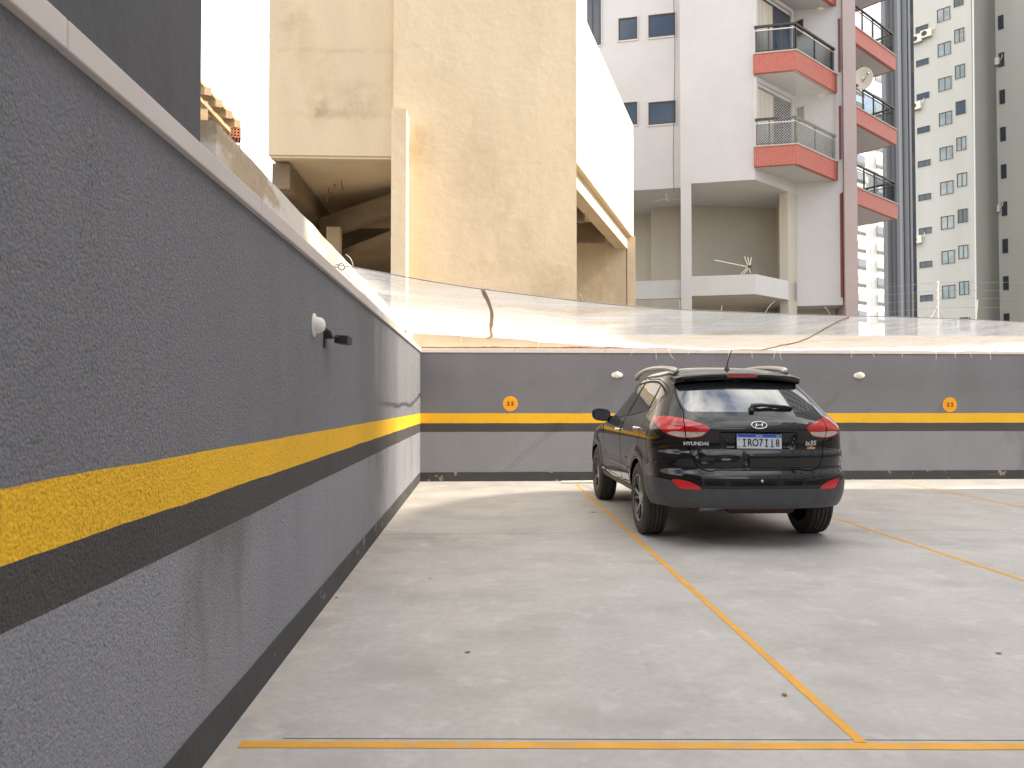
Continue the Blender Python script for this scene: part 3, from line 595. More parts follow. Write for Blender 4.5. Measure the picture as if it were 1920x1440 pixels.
# windowed part, set back
J = K0 - N1*.55
zj = hz(1240, 354, J, N1); JL = along(1085, J, N1)
tpt(MB().prism([P2(JL), P2(J), P2(J-N1*8), P2(JL-N1*8)], zj, TT), 'window_wall', 'white_wall')
zp1 = hz(1230, 526, J, N1); zp0 = hz(1230, 560, J, N1)
tpt(MB().prism([P2(JL), P2(J), P2(J-N1*.2), P2(JL-N1*.2)], zp0, zp1), 'parapet', 'white_wall')
tpt(MB().prism([P2(JL-N1*3.2), P2(J-N1*3.2), P2(J-N1*8), P2(JL-N1*8)], -.3, zj-.001), 'loggia_wall', 'cream_wall')
q = along(1221, J-N1*2.4, N1); tpt(MB().prism([P2(q), P2(J-N1*2.4), P2(J-N1*3.19), P2(q-N1*.79)], -.3, zj-.002), 'loggia_return', 'cream_wall')
def window(x0, y0, x1, y1, p, n, e, mat='glass_blue', parent=None, split=1, fr=.05, rec=.10, wall='white_wall', fn=None):
    a = onP(x0, y1, p, n); b = onP(x1, y1, p, n); zt = onP((x0+x1)/2, y0, p, n).z; zb = onP((x0+x1)/2, y1, p, n).z; a.z = b.z = zb; fn = fn or tpt
    d = b-a; Lw = d.length; u = d.normalized(); h = zt-zb
    w = MB()
    for (q, ax, az) in ((a, u*fr, Vector((0,0,h))), (b-u*fr, u*fr, Vector((0,0,h))), (a+u*fr, u*(Lw-2*fr), Vector((0,0,fr))), (a+u*fr+Vector((0,0,h-fr)), u*(Lw-2*fr), Vector((0,0,fr)))): w.obox(q+n*.012, ax, -n*.03, az)
    for k in range(1, split): w.obox(a+u*(Lw*k/split-fr/2)+Vector((0,0,fr))+n*.010, u*fr, -n*.03, Vector((0,0,h-2*fr)))
    wo = fn(w, 'window', 'dark_frame')
    g = MB().obox(a+u*fr*.5+Vector((0,0,fr*.5))+n*.004, u*(Lw-fr), -n*.02, Vector((0,0,h-fr))).build('pane', mat, wo)
    s = MB().obox(a-u*.04-Vector((0,0,.05))+n*.03, u*(Lw+.08), -n*.05, Vector((0,0,.048))).build('sill', wall, wo)
    l_ = MB()
    for (q, ax, az) in ((a-u*.03, u*.028, Vector((0,0,h))), (b+u*.002, u*.028, Vector((0,0,h))), (a-u*.03+Vector((0,0,h+.002)), u*(Lw+.06), Vector((0,0,.03)))): l_.obox(q+n*.045, ax, -n*.05, az)
    r_ = l_.build('reveal', wall, wo)
    return wo
for (x0, y0, x1, y1) in ((1160,34,1195,75),(1216,27,1266,69),(1160,193,1195,235),(1216,191,1267,233)): window(x0, y0, x1, y1, J, N1, E1)
window(1096, -20, 1127, 86, J, N1, E1, split=2)
tpt(MB().tube([onP(1263, -5, J+N1*.06, N1)] + [onP(1264+1.5*math.sin(k), 60*k, J+N1*.06, N1) for k in range(1, 7)], .008, 5), 'hanging_cable', 'dark_frame')
# balconies
def red_prism(name, pts, z0, z1, parent):                     # prism with UVs in metres for the mosaic
    mb = MB().prism([P2(p) for p in pts], z0, z1); o = tpt(mb, name, 'tile', parent); me = o.data; uvl = me.uv_layers.new(name='UVMap')
    for poly in me.polygons:
        nn = poly.normal; t = Vector((0,0,1)).cross(nn)
        if t.length < .01: t = Vector((1,0,0)); bz = Vector((0,1,0))
        else: t.normalize(); bz = Vector((0,0,1))
        for li in poly.loop_indices: co = me.vertices[me.loops[li].vertex_index].co; uvl.data[li].uv = (co.dot(t), co.dot(bz))
    return o
def railing(a, b, zr, parent, posts, n, mesh_net=False):      # top rail, mid rail, posts, glass between two plan points
    d = b-a; u = d.normalized(); Ln = d.length; hh = .80; Zv = Vector((0,0,1))
    r_ = tpt(MB().obox(a-u*.03+Zv*(zr+hh)+n*.03, u*(Ln+.06), -n*.07, Zv*.06), 'top_rail', 'dark_frame', parent)
    tpt(MB().obox(a+Zv*(zr+hh-.11)+n*.012, d, -n*.03, Zv*.03), 'mid_rail', 'metal_pale' if posts == 4 else 'dark_frame', parent)
    tpt(MB().obox(a+Zv*(zr+.05)+n*.012, d, -n*.03, Zv*.03), 'bottom_rail', 'dark_frame', parent)
    for k in range(posts):
        q = a + d*((k+.0)/(posts-1)) - u*(.045*k/(posts-1)); tpt(MB().obox(q+Zv*(zr+.002)+n*.01, u*.045, -n*.045, Zv*(hh-.003)), 'post', 'dark_frame', parent)
    tpt(MB().obox(a+u*.05+Zv*(zr+.085)+n*.002, u*(Ln-.1), -n*.008, Zv*(hh-.2)), 'glass_panel', 'rail_glass', parent)
def balcony(z0, z1, withnet, label):
    b = bpy.data.objects.new('balcony', None); COL.objects.link(b); b.parent = tw; b['label'] = label
    a0 = K + N1*.10 - E1*.02; a1 = along(1497, a0, N1); a2 = along(1600, a1, N2)
    rear = [a2 - N1*1.2, KC + E1*.3 - N1*.1 - N2*.1, K - N2*.1 + E1*.1]
    red_prism('red_band', [a0, a1, a2, a2-N2*.14, a1-(N1+N2).normalized()*.15, a0-N1*.14], z0, z1, b)
    tpt(MB().prism([P2(p) for p in [a0-N1*.02, a1-(N1+N2).normalized()*.03, a2-N2*.03, a2-N1*3, K-N1*2.5]], z0+.004, z0+.16), 'slab', 'white_wall', b)
    tpt(MB().prism([P2(p) for p in [a0+N1*.025, a1+(N1+N2).normalized()*.028, a2+N2*.025, a2-N2*.16, a1-(N1+N2).normalized()*.17, a0-N1*.16]], z1, z1+.035), 'cap', 'cream_wall', b)
    railing(a0-N1*.05+E1*.06, a1-(N1+N2).normalized()*.07, z1+.037, b, 4, N1)
    railing(a1-(N1+N2).normalized()*.07+E2*.06, a2-N2*.07, z1+.037, b, 4, N2)
    if withnet:
        mb = MB(); 
        for (p, q, n_) in ((a0-N1*.04, a1-N1*.02, N1), (a1-N2*.02, a2-N2*.04, N2)):
            d = q-p; Ln = d.length; h = STOR-(z1-z0); st = .085; k = -h
            while k < Ln:
                for sg in (1, -1):
                    s0 = max(0, k); s1 = min(Ln, k+h)
                    if s1 <= s0: continue
                    h0 = s0-k; h1 = s1-k
                    if sg < 0: h0, h1 = h-h0, h-h1
                    mb.tube([p+d*(s0/Ln)+Vector((0,0,z1+h0)), p+d*(s1/Ln)+Vector((0,0,z1+h1))], .0028, 3, False)
                k += st
        tpt(mb, 'safety_net', 'tie', b)
    return b
names = ('lowest balcony, closed with a white safety net', 'balcony with glass railing', 'topmost balcony')
for k in range(3): balcony(zb0+STOR*k, zr0+STOR*k, k == 0, names[k])
# balcony doors on the chamfer wall, fittings
def fac(px, py): return onP(px, py, K, N2)
for k in range(2):
    zf = zr0-.35+STOR*k; a = K+E2*.10; ln = (KC-K).length
    w = MB(); z1 = zf+2.35; u = E2; aa = a+N2*.015; Lw = ln-.42
    for q, ax, az in ((aa, u*.06, 2.35), (aa+u*(Lw-.06), u*.06, 2.35), (aa+u*(Lw/2-.03), u*.06, 2.35)): w.obox(q+Vector((0,0,zf)), ax, -N2*.03, Vector((0,0,az)))
    w.obox(aa+u*.06+Vector((0,0,z1-.07)), u*(Lw/2-.09), -N2*.03, Vector((0,0,.07))); w.obox(aa+u*(Lw/2+.03)+Vector((0,0,z1-.07)), u*(Lw/2-.09), -N2*.03, Vector((0,0,.07)))
    dr = tpt(w, 'balcony_door', 'dark_frame')
    for s_, mt in ((0, 'curtain'), (1, 'glass_blue')):
        g = MB().obox(aa+u*(.05+s_*(Lw/2-.02))-N2*.008+Vector((0,0,zf+.02)), u*(Lw/2-.07), -N2*.015, Vector((0,0,2.27))).build('pane', mt, dr)
    sx = MB()
    for q, ax, az in ((aa-u*.10, u*.098, 2.45), (aa+u*(Lw+.002), u*.10, 2.45), (aa-u*.10+Vector((0,0,2.452)), u*(Lw+.2), .12)): sx.obox(q+Vector((0,0,zf))+N2*.06, ax, -N2*.075, Vector((0,0,az)))
    s1 = sx.build('door_surround', 'white_wall', dr)
    ac = KC + N2*.02 + E2*.02 + Vector((0,0,zf+1.75)); tpt(MB().obox(ac, E2*.10, N2*.30, Vector((0,0,.55))), 'air_conditioner', 'metal_pale')
    tpt(MB().obox(ac+E2*.012-E2*.02+N2*.03, -E2*.006, N2*.24, Vector((0,0,.5))), 'grille', 'dark_frame')
    tpt(MB().lathe([(0,0),(0,.16),(-.05,.15),(-.09,.08),(-.095,0)], 24, 'z', tuple(KC+N2*.6+E2*.55+Vector((0,0,zb0+STOR*(k+1)+.002)))), 'ceiling_lamp', 'white_plastic', None, True)
# second stack of balconies beyond the mauve pier
bz0 = onY(1683, 404, 28.0); ZR = 28.0
for k in range(4):
    b = bpy.data.objects.new('balcony', None); COL.objects.link(b); b.parent = tw
    r1 = Vector((bz0.x, bz0.y, 0)); a1 = r1 - E2*3.6; z0 = CAM_H + (ray(1684, 411).z/ray(1684, 411).y)*28.0 + STOR*k - .0; z1 = z0+.56
    bk = Vector((-math.sin(t2), math.cos(t2), 0))
    red_prism('red_band', [a1, r1, r1+bk*.14, a1+bk*.14], z0, z1, b)
    tpt(MB().prism([P2(a1+bk*.141), P2(r1+bk*.02-E2*.01), P2(r1+bk*2.2-E2*.01), P2(a1+bk*2.2)], z0+.004, z0+.16), 'slab', 'white_wall', b)
    red_prism('red_edge', [r1+bk*.142, r1+bk*2.2, r1+bk*2.2-E2*.10, r1+bk*.142-E2*.10], z0, z1-.002, b)
    tpt(MB().prism([P2(a1-bk*.03), P2(r1-bk*.03+E2*.03), P2(r1+bk*.17+E2*.03), P2(a1+bk*.17)], z1, z1+.035), 'cap', 'cream_wall', b)
    railing(a1+bk*.07, r1+bk*.07-E2*.06, z1+.037, b, 5, -bk)
    railing(r1+bk*.12-E2*.05, r1+bk*2.1-E2*.05, z1+.037, b, 3, E2)
# dish and aerials
ds = thing('satellite_dish', 'white round satellite dish fixed to the mauve pier', 'dish', onY(1618, 148, 26.0))
n = 28; mb = MB()
for r_, dpt in ((.0, .0), (.12, .012), (.24, .045), (.32, .08), (.335, .085)):
    for j in range(n): a = 2*math.pi*j/n; mb.v.append((r_*math.cos(a), dpt, r_*math.sin(a)*1.15))
for i in range(4):
    for j in range(n): mb.f.append((i*n+j, i*n+(j+1)%n, (i+1)*n+(j+1)%n, (i+1)*n+j))
rf = mb.build('reflector', 'white_plastic', ds, True); rf.rotation_euler = (R(-12), 0, R(150)); m = rf.modifiers.new('s', 'SOLIDIFY'); m.thickness = .012
MB().tube([(0, 0, -.1), (-.10, -.35, -.12), (-.05, -.45, 0)], .018, 8).build('feed_arm', 'rope', ds, True); MB().tube([(-.05, -.48, .0), (-.05, -.38, .03)], .045, 8).build('feed_horn', 'metal_pale', ds, True)
MB().tube([(0, .1, 0), (-.22, .3, -.1), (-.3, .35, -.45)], .025, 8).build('mount', 'steel', ds, True)
MB().tube([(-.25, .2, .42), (.25, .15, .50)], .012, 6).build('aerial_rod', 'dark_frame', ds); MB().tube([(-.05, .2, .32), (.05, .15, .58)], .012, 6).build('aerial_rod', 'dark_frame', ds)
ta = thing('television_aerial', 'white television aerial lying on the white loggia parapet', 'aerial', onP(1408, 513, K, N1)-N1*.05)
def lp(px, py): return onP(px, py, K, N1)-N1*.05 - ta.location
MB().tube([lp(1340,487), lp(1403,500)], .014, 6).build('boom', 'white_plastic', ta)
for a, b in (((1396,480),(1408,512)), ((1402,481),(1407,503)), ((1409,482),(1405,505)), ((1389,514),(1403,500)), ((1394,514),(1404,502))): MB().tube([lp(*a), lp(*b)+N1*.03], .010, 6).build('element', 'white_plastic', ta)
MB().tube([lp(1405,499), lp(1410,513)], .016, 6).build('mast', 'dark_frame', ta)
MB().box((-.05,-.05,-.04),(.05,.05,.04)).build('clamp', 'dark_frame', ta, loc=lp(1405,500))
fan = thing('ceiling_fan', 'white ceiling fan under the loggia left of the white column', 'fan', onP(1251, 372, J-N1*1.2, N1))
MB().tube([(0,0,.45),(0,0,0)], .015, 8).build('rod', 'white_plastic', fan); MB().lathe([(.02,0),(.02,.06),(-.04,.08),(-.07,.05),(-.07,0)], 20, 'z').build('hub', 'white_plastic', fan, True)
for k in range(3):
    a = R(15+120*k); u = Vector((math.cos(a), math.sin(a), 0)); v_ = Vector((-u.y, u.x, .15)); MB().obox(u*.08-v_*.05, u*.55, v_*.11, (0,0,.012)).build('blade', 'white_plastic', fan)

# ------------------------------------------------ far towers
def tower(name, label, cat, base):
    t = thing(name, label, cat, base)
    def fn(mb, nme, mat, parent=None, sm=False):
        o = mb.build(nme, mat, parent or t, sm); o.matrix_parent_inverse = Matrix.Translation(-Vector(base)); return o
    fn.base = Vector(base); return t, fn
# blue-grey tower
bt, bfn = tower('bluegrey_tower', 'dark blue-grey tower standing behind the red balconies', 'building', (24.3, 45, 0))
def xa(px, Y): return onY(px, 500, Y).x
bfn(MB().prism([(xa(1657,46),46),(xa(1682,45.4),45.4),(xa(1682,52),52),(xa(1657.5,52),52)], -.3, 36), 'pale_wing', 'bluegrey2')
bfn(MB().prism([(xa(1682.3,45.2),45.2),(xa(1706,44.2),44.2),(xa(1706,52),52),(xa(1683,52),52)], -.3, 36), 'dark_shaft', 'bluegrey')
for px in (1662, 1671): bfn(MB().obox((xa(px,45.7), 45.75-(px-1657)*.024-.12, -.3), (.18, -.012, 0), (0,.2,0), (0,0,36.2)), 'rib', 'bluegrey')
for px in (1688, 1698): bfn(MB().obox((xa(px,44.8), 44.95-(px-1682)*.042-.12, -.3), (.10, -.012, 0), (0,.2,0), (0,0,36.2)), 'rib', 'bluegrey2')
bfn(MB().prism([(xa(1706.5,44.6),44.6),(xa(1719,44.6),44.6),(xa(1719,50),50),(xa(1706.5,50),50)], -.3, 36), 'glass_core', 'dark_frame')
for k in range(12):
    z = 2.2+k*2.9; bfn(MB().box((xa(1708,44.6), 44.57, z), (xa(1717,44.6), 44.62, z+2.1)), 'window', 'glass_blue')
# cream tower
ct, cfn = tower('cream_tower', 'tall cream tower with rows of windows and air conditioners, right edge', 'building', (36, 60, 0))
tA = R(51-2.4); F1 = Vector((math.cos(tA), -math.sin(tA), 0)); G1 = Vector((-math.sin(tA), -math.cos(tA), 0))
Q = onY(1828, 500, 58.8); Q.z = 0
QL = along(1716, Q, G1)
F2 = -G1; 
Q2 = along(1872, Q, F1)                                        # return face, normal F1, receding
if (Q2-Q).length > 9: Q2 = Q + F2*4
Q3 = along(1990, Q2, G1)
cfn(MB().prism([P2(QL), P2(Q), P2(Q+F2*14), P2(QL+F2*14)], -.3, 44), 'window_wing', 'tower_cream')
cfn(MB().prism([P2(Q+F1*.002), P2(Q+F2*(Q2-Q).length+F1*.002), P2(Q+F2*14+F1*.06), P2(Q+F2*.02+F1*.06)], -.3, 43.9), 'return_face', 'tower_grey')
cfn(MB().prism([P2(Q2+F1*.06), P2(Q3), P2(Q3+F2*12), P2(Q2+F2*12)], -.3, 44), 'right_wing', 'tower_cream')
cfn(MB().prism([P2(Q3+F1*.1-F2*4), P2(Q3+F1*6-F2*4), P2(Q3+F1*6+F2*8), P2(Q3+F1*.1+F2*8)], -.3, 46), 'shade_wing', 'tower_grey')  # unseen wing added to shade the return face
cfn(MB().tube([onP(1824, -30, Q+G1*.1, G1), onP(1830, 600, Q+G1*.1, G1)], .06, 8), 'downpipe', 'tower_white')
zoom = lambda zx, zy: (1580+zx*.4444, zy*.4444)
def cw_(zx, zy, wpx, hpx, split, mat, p, tilt): 
    x, y = zoom(zx, zy); window(x-wpx/2, y-hpx/2, x+wpx/2, y+hpx/2, p, G1, F1, mat, split=split, wall='tower_cream', fn=cfn, fr=.07)
mats = ('glass_pale', 'glass_blue', 'glass_pale')
for k in range(10):
    cw_(430+3.0*k/1.0*.9-3, 62+146.2*(k-0), 25, 25, 2, 'glass_pale', Q, 0)
for k in range(10): cw_(490+2.9*k, -2+152.2*k, 19, 26, 2, 'glass_pale' if k % 3 else 'glass_blue', Q, 0)
for k in range(9): cw_(335+2.4*k, 122+142*k, 24, 12, 2, 'glass_blue', Q, 0)
for k in range(9): cw_(668+3.1*k, 95+157.2*k, 11, 27, 1, 'glass_blue', Q2, 0)
def acu(zx, zy, p, lab):
    x, y = zoom(zx, zy); c = onP(x, y, p, G1); t = thing('air_conditioner', lab, 'air conditioner', c, 'outdoor units on the cream tower')
    MB().obox(-F1*.42-Vector((0,0,.30))+G1*.02, F1*.84, G1*.34, (0,0,.60)).build('case', 'white_plastic', t)
    mb = MB(); n = 20; cc = G1*.365-F1*.12
    for rr in (.0, .22):
        for j in range(n): a = 2*math.pi*j/n; mb.v.append(tuple(cc+F1*rr*math.cos(a)+Vector((0,0,rr*math.sin(a)))))
    mb.f = [(j, (j+1)%n, n+(j+1)%n, n+j) for j in range(n)]; mb.build('fan_grille', 'dark_frame', t, fix=False)
    MB().obox(-F1*.4-Vector((0,0,.36)), F1*.8, G1*.4, (0,0,.05)).build('bracket', 'steel', t)
    MB().tube([F1*.4+G1*.1, F1*.62+G1*.12+Vector((0,0,.3)), F1*.60+G1*.05+Vector((0,0,.55))], .035, 6).build('pipe', 'white_plastic', t, True)
acu(316, 168, Q, 'leftmost of the two air conditioners side by side high on the cream tower'); acu(356, 145, Q, 'right one of the two air conditioners side by side high on the cream tower')
acu(311, 450, Q, 'air conditioner at mid height on the left edge of the cream tower'); acu(314, 1013, Q, 'lowest air conditioner on the left edge of the cream tower')
acu(640, 266, Q2-F1*.9, 'upper air conditioner in the inner corner of the cream tower'); acu(643, 884, Q2-F1*.9, 'lower air conditioner in the inner corner of the cream tower')
# far white tower
wt, wfn = tower('far_white_tower', 'distant bright white apartment tower seen under the right balconies', 'building', (65, 127, 0))
WA = Vector((xa(1590,124), 124, 0)); WB = Vector((xa(1675,132), 132, 0)); WU = (WB-WA).normalized(); WN = Vector((WU.y, -WU.x, 0))
wfn(MB().prism([P2(WA), P2(WB), P2(WB-WN*12), P2(WA-WN*12)], -.3, 46), 'walls', 'tower_white')
b0 = along(1634, WA, WN); b1 = along(1672, WA, WN)
wfn(MB().prism([P2(b0-WN*.1), P2(b0+WN*1.0+WU*.8), P2(b1+WN*1.0), P2(b1-WN*.1)], -.3, 46.4), 'bay', 'tower_white')
for k in range(15):
    z = onP(1617, 602-32.4*k, WA, WN).z
    for pa, pb, oo in ((1609, 1624, 0), (1645, 1659, 1.0)):
        q0 = along(pa, WA+WN*oo, WN); q1 = along(pb, WA+WN*oo, WN); q0.z = z; w_ = wfn(MB().obox(q0+WN*.06, (q1.x-q0.x, q1.y-q0.y, 0), -WN*.1, (0,0,1.75)), 'window', 'glass_pale' if (k+oo) % 3 else 'glass_blue')
        MB().obox(q0+WN*.09-Vector((0,0,.1)), (q1.x-q0.x, q1.y-q0.y, 0), -WN*.1, (0,0,.55)).build('sill_panel', 'dark_frame', w_)
# electric fence behind the net
ef = thing('electric_fence', 'white electric fence post with thin wires at right above the net', 'fence', (9.0, 15, 0))
def ep(px, py, Y=15.0): return onY(px, py, Y)-Vector((9.0, 15, 0))
MB().tube([ep(1758, 640), ep(1759, 527)], .016, 8).build('post', 'white_plastic', ef)
MB().tube([ep(1743, 600), ep(1757, 578)], .012, 6).build('brace', 'white_plastic', ef); MB().tube([ep(1775, 605), ep(1759, 580)], .008, 6).build('brace', 'steel', ef)
for k, y in enumerate((530, 545, 560, 577)):
    MB().tube([ep(1756, y)+Vector((0,-.03,-.02)), ep(1756, y)+Vector((0,-.03,.02))], .022, 8).build('insulator', 'white_plastic', ef)
    MB().tube([ep(1640, y+10), ep(1758, y), ep(1960, y-1)], .0035, 4).build('wire', 'steel', ef)
MB().tube([ep(1830, 600), ep(1833, 562)], .010, 6).build('post', 'white_plastic', ef)

# unseen tower added on the right to keep the sun off the balconies
rtw = thing('shade_tower', 'unseen tall grey tower added at right to shade the balconies', 'building', (46, 27, 0))
MB().box((-6, -6.7, -.3), (6, 10, 62)).build('walls', 'tower_grey', rtw)
for k in range(18):
    for j in range(5): MB().box((-6.04, -5.5+j*3.1, 2+k*3.2), (-5.98, -3.9+j*3.1, 3.5+k*3.2)).build('window', 'glass_blue', rtw)
# the lot's own building behind the camera
gb = thing('garage_building', 'pale building with vertical fins behind the viewer', 'building', (4, -8, 0))
MB().box((-6, -5, -.3), (12, 0, 5.2)).build('walls', 'white_wall', gb)
for k in range(24): MB().box((-5.6+k*.72, .002, 3.4), (-5.3+k*.72, .25, 5.0)).build('fin', 'tower_grey', gb)
for k in range(3): MB().box((-4.8+k*5.4, .002, 0), (-.4+k*5.4, .05, 2.6)).build('garage_door', 'bluegrey', gb)
# ------------------------------------------------------------------ the car (local: x right, y forward from the rear bumper, z up)
CARP = Vector((2.445, 6.39, 0))
car = thing('parked_car', 'glossy black compact car parked in the middle bay, dented tailgate', 'car', CARP)
M['paint'] = mk('black_car_paint', (.005, .005, .0055), .35, var=0, coat=1, spec=.08)
M['cladding'] = mk('grey_bumper_plastic', (.055, .056, .060), .42, var=.18, vscale=9, fine=.15, finescale=60, bump=.0006, bscale=150)
M['tint'] = mk('tinted_glass', (.012, .013, .015), .02, var=0, spec=1.0, ior=1.9)
M['trim'] = mk('black_rubber_trim', (.010, .010, .010), .6, var=0, spec=.15)
M['void'] = mk('dark_interior', (.004, .004, .004), 1, var=0, spec=.1)
M['rubber'] = mk('tyre_rubber', (.045, .040, .036), .8, var=.2, vscale=12, fine=.1, finescale=90)
M['rim'] = mk('dark_alloy', (.10, .098, .095), .32, var=.1, vscale=20, metal=.8)
M['rim_cut'] = mk('machined_alloy', (.42, .40, .38), .3, var=.05, metal=.9)
M['red_lens'] = mk('red_lamp_lens', (.46, .005, .006), .10, var=.40, vscale=9, stretch=(.6, .6, 3), coat=.6)
M['red_dim'] = mk('red_reflector', (.55, .012, .018), .18, var=.1, vscale=60, coat=.5)
M['clear_lens'] = mk('clear_lamp_lens', (.50, .44, .38), .12, var=.45, vscale=70, stretch=(1.6, 1.6, .25), coat=1)
M['brake_lens'] = mk('brake_lens', (.42, .008, .010), .15, var=.15, vscale=90, coat=1)
M['plate_white'] = mk('plate_white', (.56, .58, .64), .4, var=.03)
M['plate_blue'] = mk('plate_blue', (.02, .09, .50), .4, var=.03)
M['badge_orange'] = mk('badge_orange', (.75, .36, .16), .35, var=0)
M['badge_silver'] = mk('badge_silver', (.62,.62,.62), .3, var=0, metal=.35)
M['rusty'] = mk('rusty_muffler', (.09, .045, .035), .8, var=.35, vscale=14)
M['plate_green'] = mk('plate_green', (.12, .42, .22), .4, var=0)

YR = pch([.28,.345,.40,.47,.55,.60,.645,.675,.705,.745,.80,.828,.862,.92,.99,1.035,1.06,1.10,1.14,1.20,1.30,1.43,1.50,1.545,1.58,1.61,1.635,1.65,1.657],
         [.16,.06,.02,.006,.0,.004,.014,.036,.054,.052,.050,.055,.080,.086,.082,.066,.070,.096,.135,.205,.325,.49,.585,.66,.78,.95,1.17,1.40,1.70])
YF = pch([.28,.40,.55,.70,.82,.90,.96,1.02,1.07,1.12,1.30,1.50,1.56,1.60,1.635,1.65,1.657], [4.2,4.38,4.41,4.39,4.33,4.18,3.95,3.68,3.46,3.36,3.04,2.68,2.54,2.40,2.18,2.0,1.72])
WW = pch([.28,.34,.40,.48,.58,.70,.80,.88,.93,.985,1.04,1.10,1.18,1.28,1.40,1.50,1.55,1.585,1.612,1.633,1.647,1.654,1.657],
         [.80,.835,.865,.888,.897,.899,.904,.908,.907,.901,.885,.852,.803,.752,.690,.632,.590,.545,.480,.39,.28,.17,.02])
LRf = pch([.28,.5,.7,1.0,1.2,1.5,1.657], [.50,.52,.52,.50,.46,.42,.3]); LFf = pch([.28,.9,1.06,1.2,1.5,1.657], [.7,.7,.95,1.0,.85,.4])
SR, SS, SE = 1.15, 4.35, 5.45; ZT, ZBOT = 1.657, .358
PEXP = 2.7; ph = np.linspace(0, math.pi/2, 2000); ex = np.sin(ph)**(2/PEXP); ey = np.cos(ph)**(2/PEXP)
al_ = np.concatenate([[0], np.cumsum(np.hypot(np.diff(ex)*.9, np.diff(ey)*.5))]); al_ /= al_[-1]
def sstep(a, b, x): t = np.clip((x-a)/(b-a), 0, 1); return t*t*(3-2*t)
WHY = (.90, 3.53); WHR = .352
def surf(s, z):
    s = np.asarray(s, float); z = np.asarray(z, float); s, z = np.broadcast_arrays(s, z)
    w = WW(z); yr = YR(z); yf = YF(z); Ln = yf-yr; Lr = np.minimum(LRf(z), .42*Ln); Lf = np.minimum(LFf(z), .42*Ln)
    a = np.clip(s/SR, 0, 1); b = np.clip((s-SR)/(SS-SR), 0, 1); c = np.clip((s-SS)/(SE-SS), 0, 1)
    x = np.where(s <= SR, w*np.interp(a, al_, ex), np.where(s <= SS, w, w*np.interp(1-c, al_, ex)))
    y = np.where(s <= SR, yr+Lr*(1-np.interp(a, al_, ey)), np.where(s <= SS, yr+Lr+(Ln-Lr-Lf)*b, yf-Lf*(1-np.interp(1-c, al_, ey))))
    # barrel towards the nose, arch flares, door hollow
    side = np.where(s > SR*.72, 1., 0.)*sstep(SR*.72, SR*.95, s)
    x = x - .035*w*np.clip((y-2.2)/2, 0, 1)**2*(s <= SS)
    for wy in WHY:
        r = np.hypot(y-wy, z-.35); x = x + side*.020*np.exp(-((r-.42)/.07)**2)*(z < .98)
    x = x - side*.010*np.exp(-((z-.66)/.06)**2)*sstep(1.2, 1.5, y)*(1-sstep(2.7, 3.0, y))
    # plate recess and the dents in the tailgate
    rear = 1-sstep(SR*.80, SR, s)
    hw = .285+.055*np.clip((z-.86)/.15, 0, 1)
    y = y + rear*.030*(1-sstep(hw-.012, hw+.018, np.abs(x)))*sstep(.868, .885, z)*(1-sstep(1.018, 1.028, z))
    return x, y, z
def dents(x, y, z):                                           # only on the left half
    k = np.exp(-((x+.53)/.035)**2-((z-.815)/.030)**2)*.013 + np.exp(-((x+.47)/.05)**2-((z-.77)/.022)**2)*.013 - np.exp(-((x+.50)/.02)**2-((z-.845)/.012)**2)*.010
    k = k + np.exp(-((x+.125)/.022)**2-((z-.785)/.045)**2)*.024 - np.exp(-((x+.165)/.018)**2-((z-.80)/.03)**2)*.008 + np.exp(-((x+.30)/.09)**2-((z-.80)/.02)**2)*.009
    return y + k*(y < .3)
def S1(s, z): x, y, zz = surf(np.array([s]), np.array([z])); return Vector((x[0], y[0], zz[0]))
_st = np.linspace(0, SE, 2200)
def s_of(x, y, z):
    X, Y, _ = surf(_st, np.full_like(_st, z)); return float(_st[np.argmin((X-x)**2+(Y-y)**2)])
def s_side(y, z):
    X, Y, _ = surf(_st, np.full_like(_st, z)); m = (_st > .05) & (_st < SE-.05); return float(_st[m][np.argmin(abs(Y[m]-y))])
# coarse grid for projecting traced outlines on to the surface (as seen from behind, left side mirrored)
gs = np.concatenate([np.linspace(0, SR, 110), np.linspace(SR, SS, 90)[1:]]); gz = np.linspace(ZBOT, 1.65, 150)
GX, GY, GZ = surf(gs[:, None]+0*gz[None], gz[None]+0*gs[:, None])
gv = [Vector((-a, b, c)) for a, b, c in zip(GX.ravel(), GY.ravel(), GZ.ravel())]; nzg = len(gz)
gf = [(i*nzg+j, (i+1)*nzg+j, (i+1)*nzg+j+1, i*nzg+j+1) for i in range(len(gs)-1) for j in range(nzg-1)]
bvh = BVHTree.FromPolygons(gv, gf)
def zz1(zx, zy): return (1080+zx/3.5556, 640+zy/3.5556)
def hit(zx, zy):
    d = ray(*zz1(zx, zy)).normalized(); h = bvh.ray_cast(EYE-CARP, d)
    if h[0] is None: h = bvh.find_nearest(EYE-CARP+d*7.2)
    p = h[0]; return (s_of(-p.x, p.y, p.z), p.z)
def smooth(pts, n=6, closed=True):                            # Catmull-Rom through the points
    out = []; N = len(pts)
    for i in range(N if closed else N-1):
        p = [np.array(pts[(i+k) % N] if closed else pts[min(max(i+k, 0), N-1)]) for k in (-1, 0, 1, 2)]
        for k in range(n):
            t = k/n; out.append(tuple(.5*(2*p[1]+(p[2]-p[0])*t+(2*p[0]-5*p[1]+4*p[2]-p[3])*t*t+(3*p[1]-p[0]-3*p[2]+p[3])*t**3)))
    if not closed: out.append(tuple(pts[-1]))
    return out
def side(pts): return [(s_side(y, z), z) for y, z in pts]
REG = {}                                                      # closed outlines in (s, z)
REG['red_lens'] = smooth([hit(*p) for p in ((516,506),(560,497),(640,502),(715,515),(800,540),(889,573),(873,603),(836,634),(780,643),(735,645),(680,640),(622,625),(577,596),(540,560))], 5)
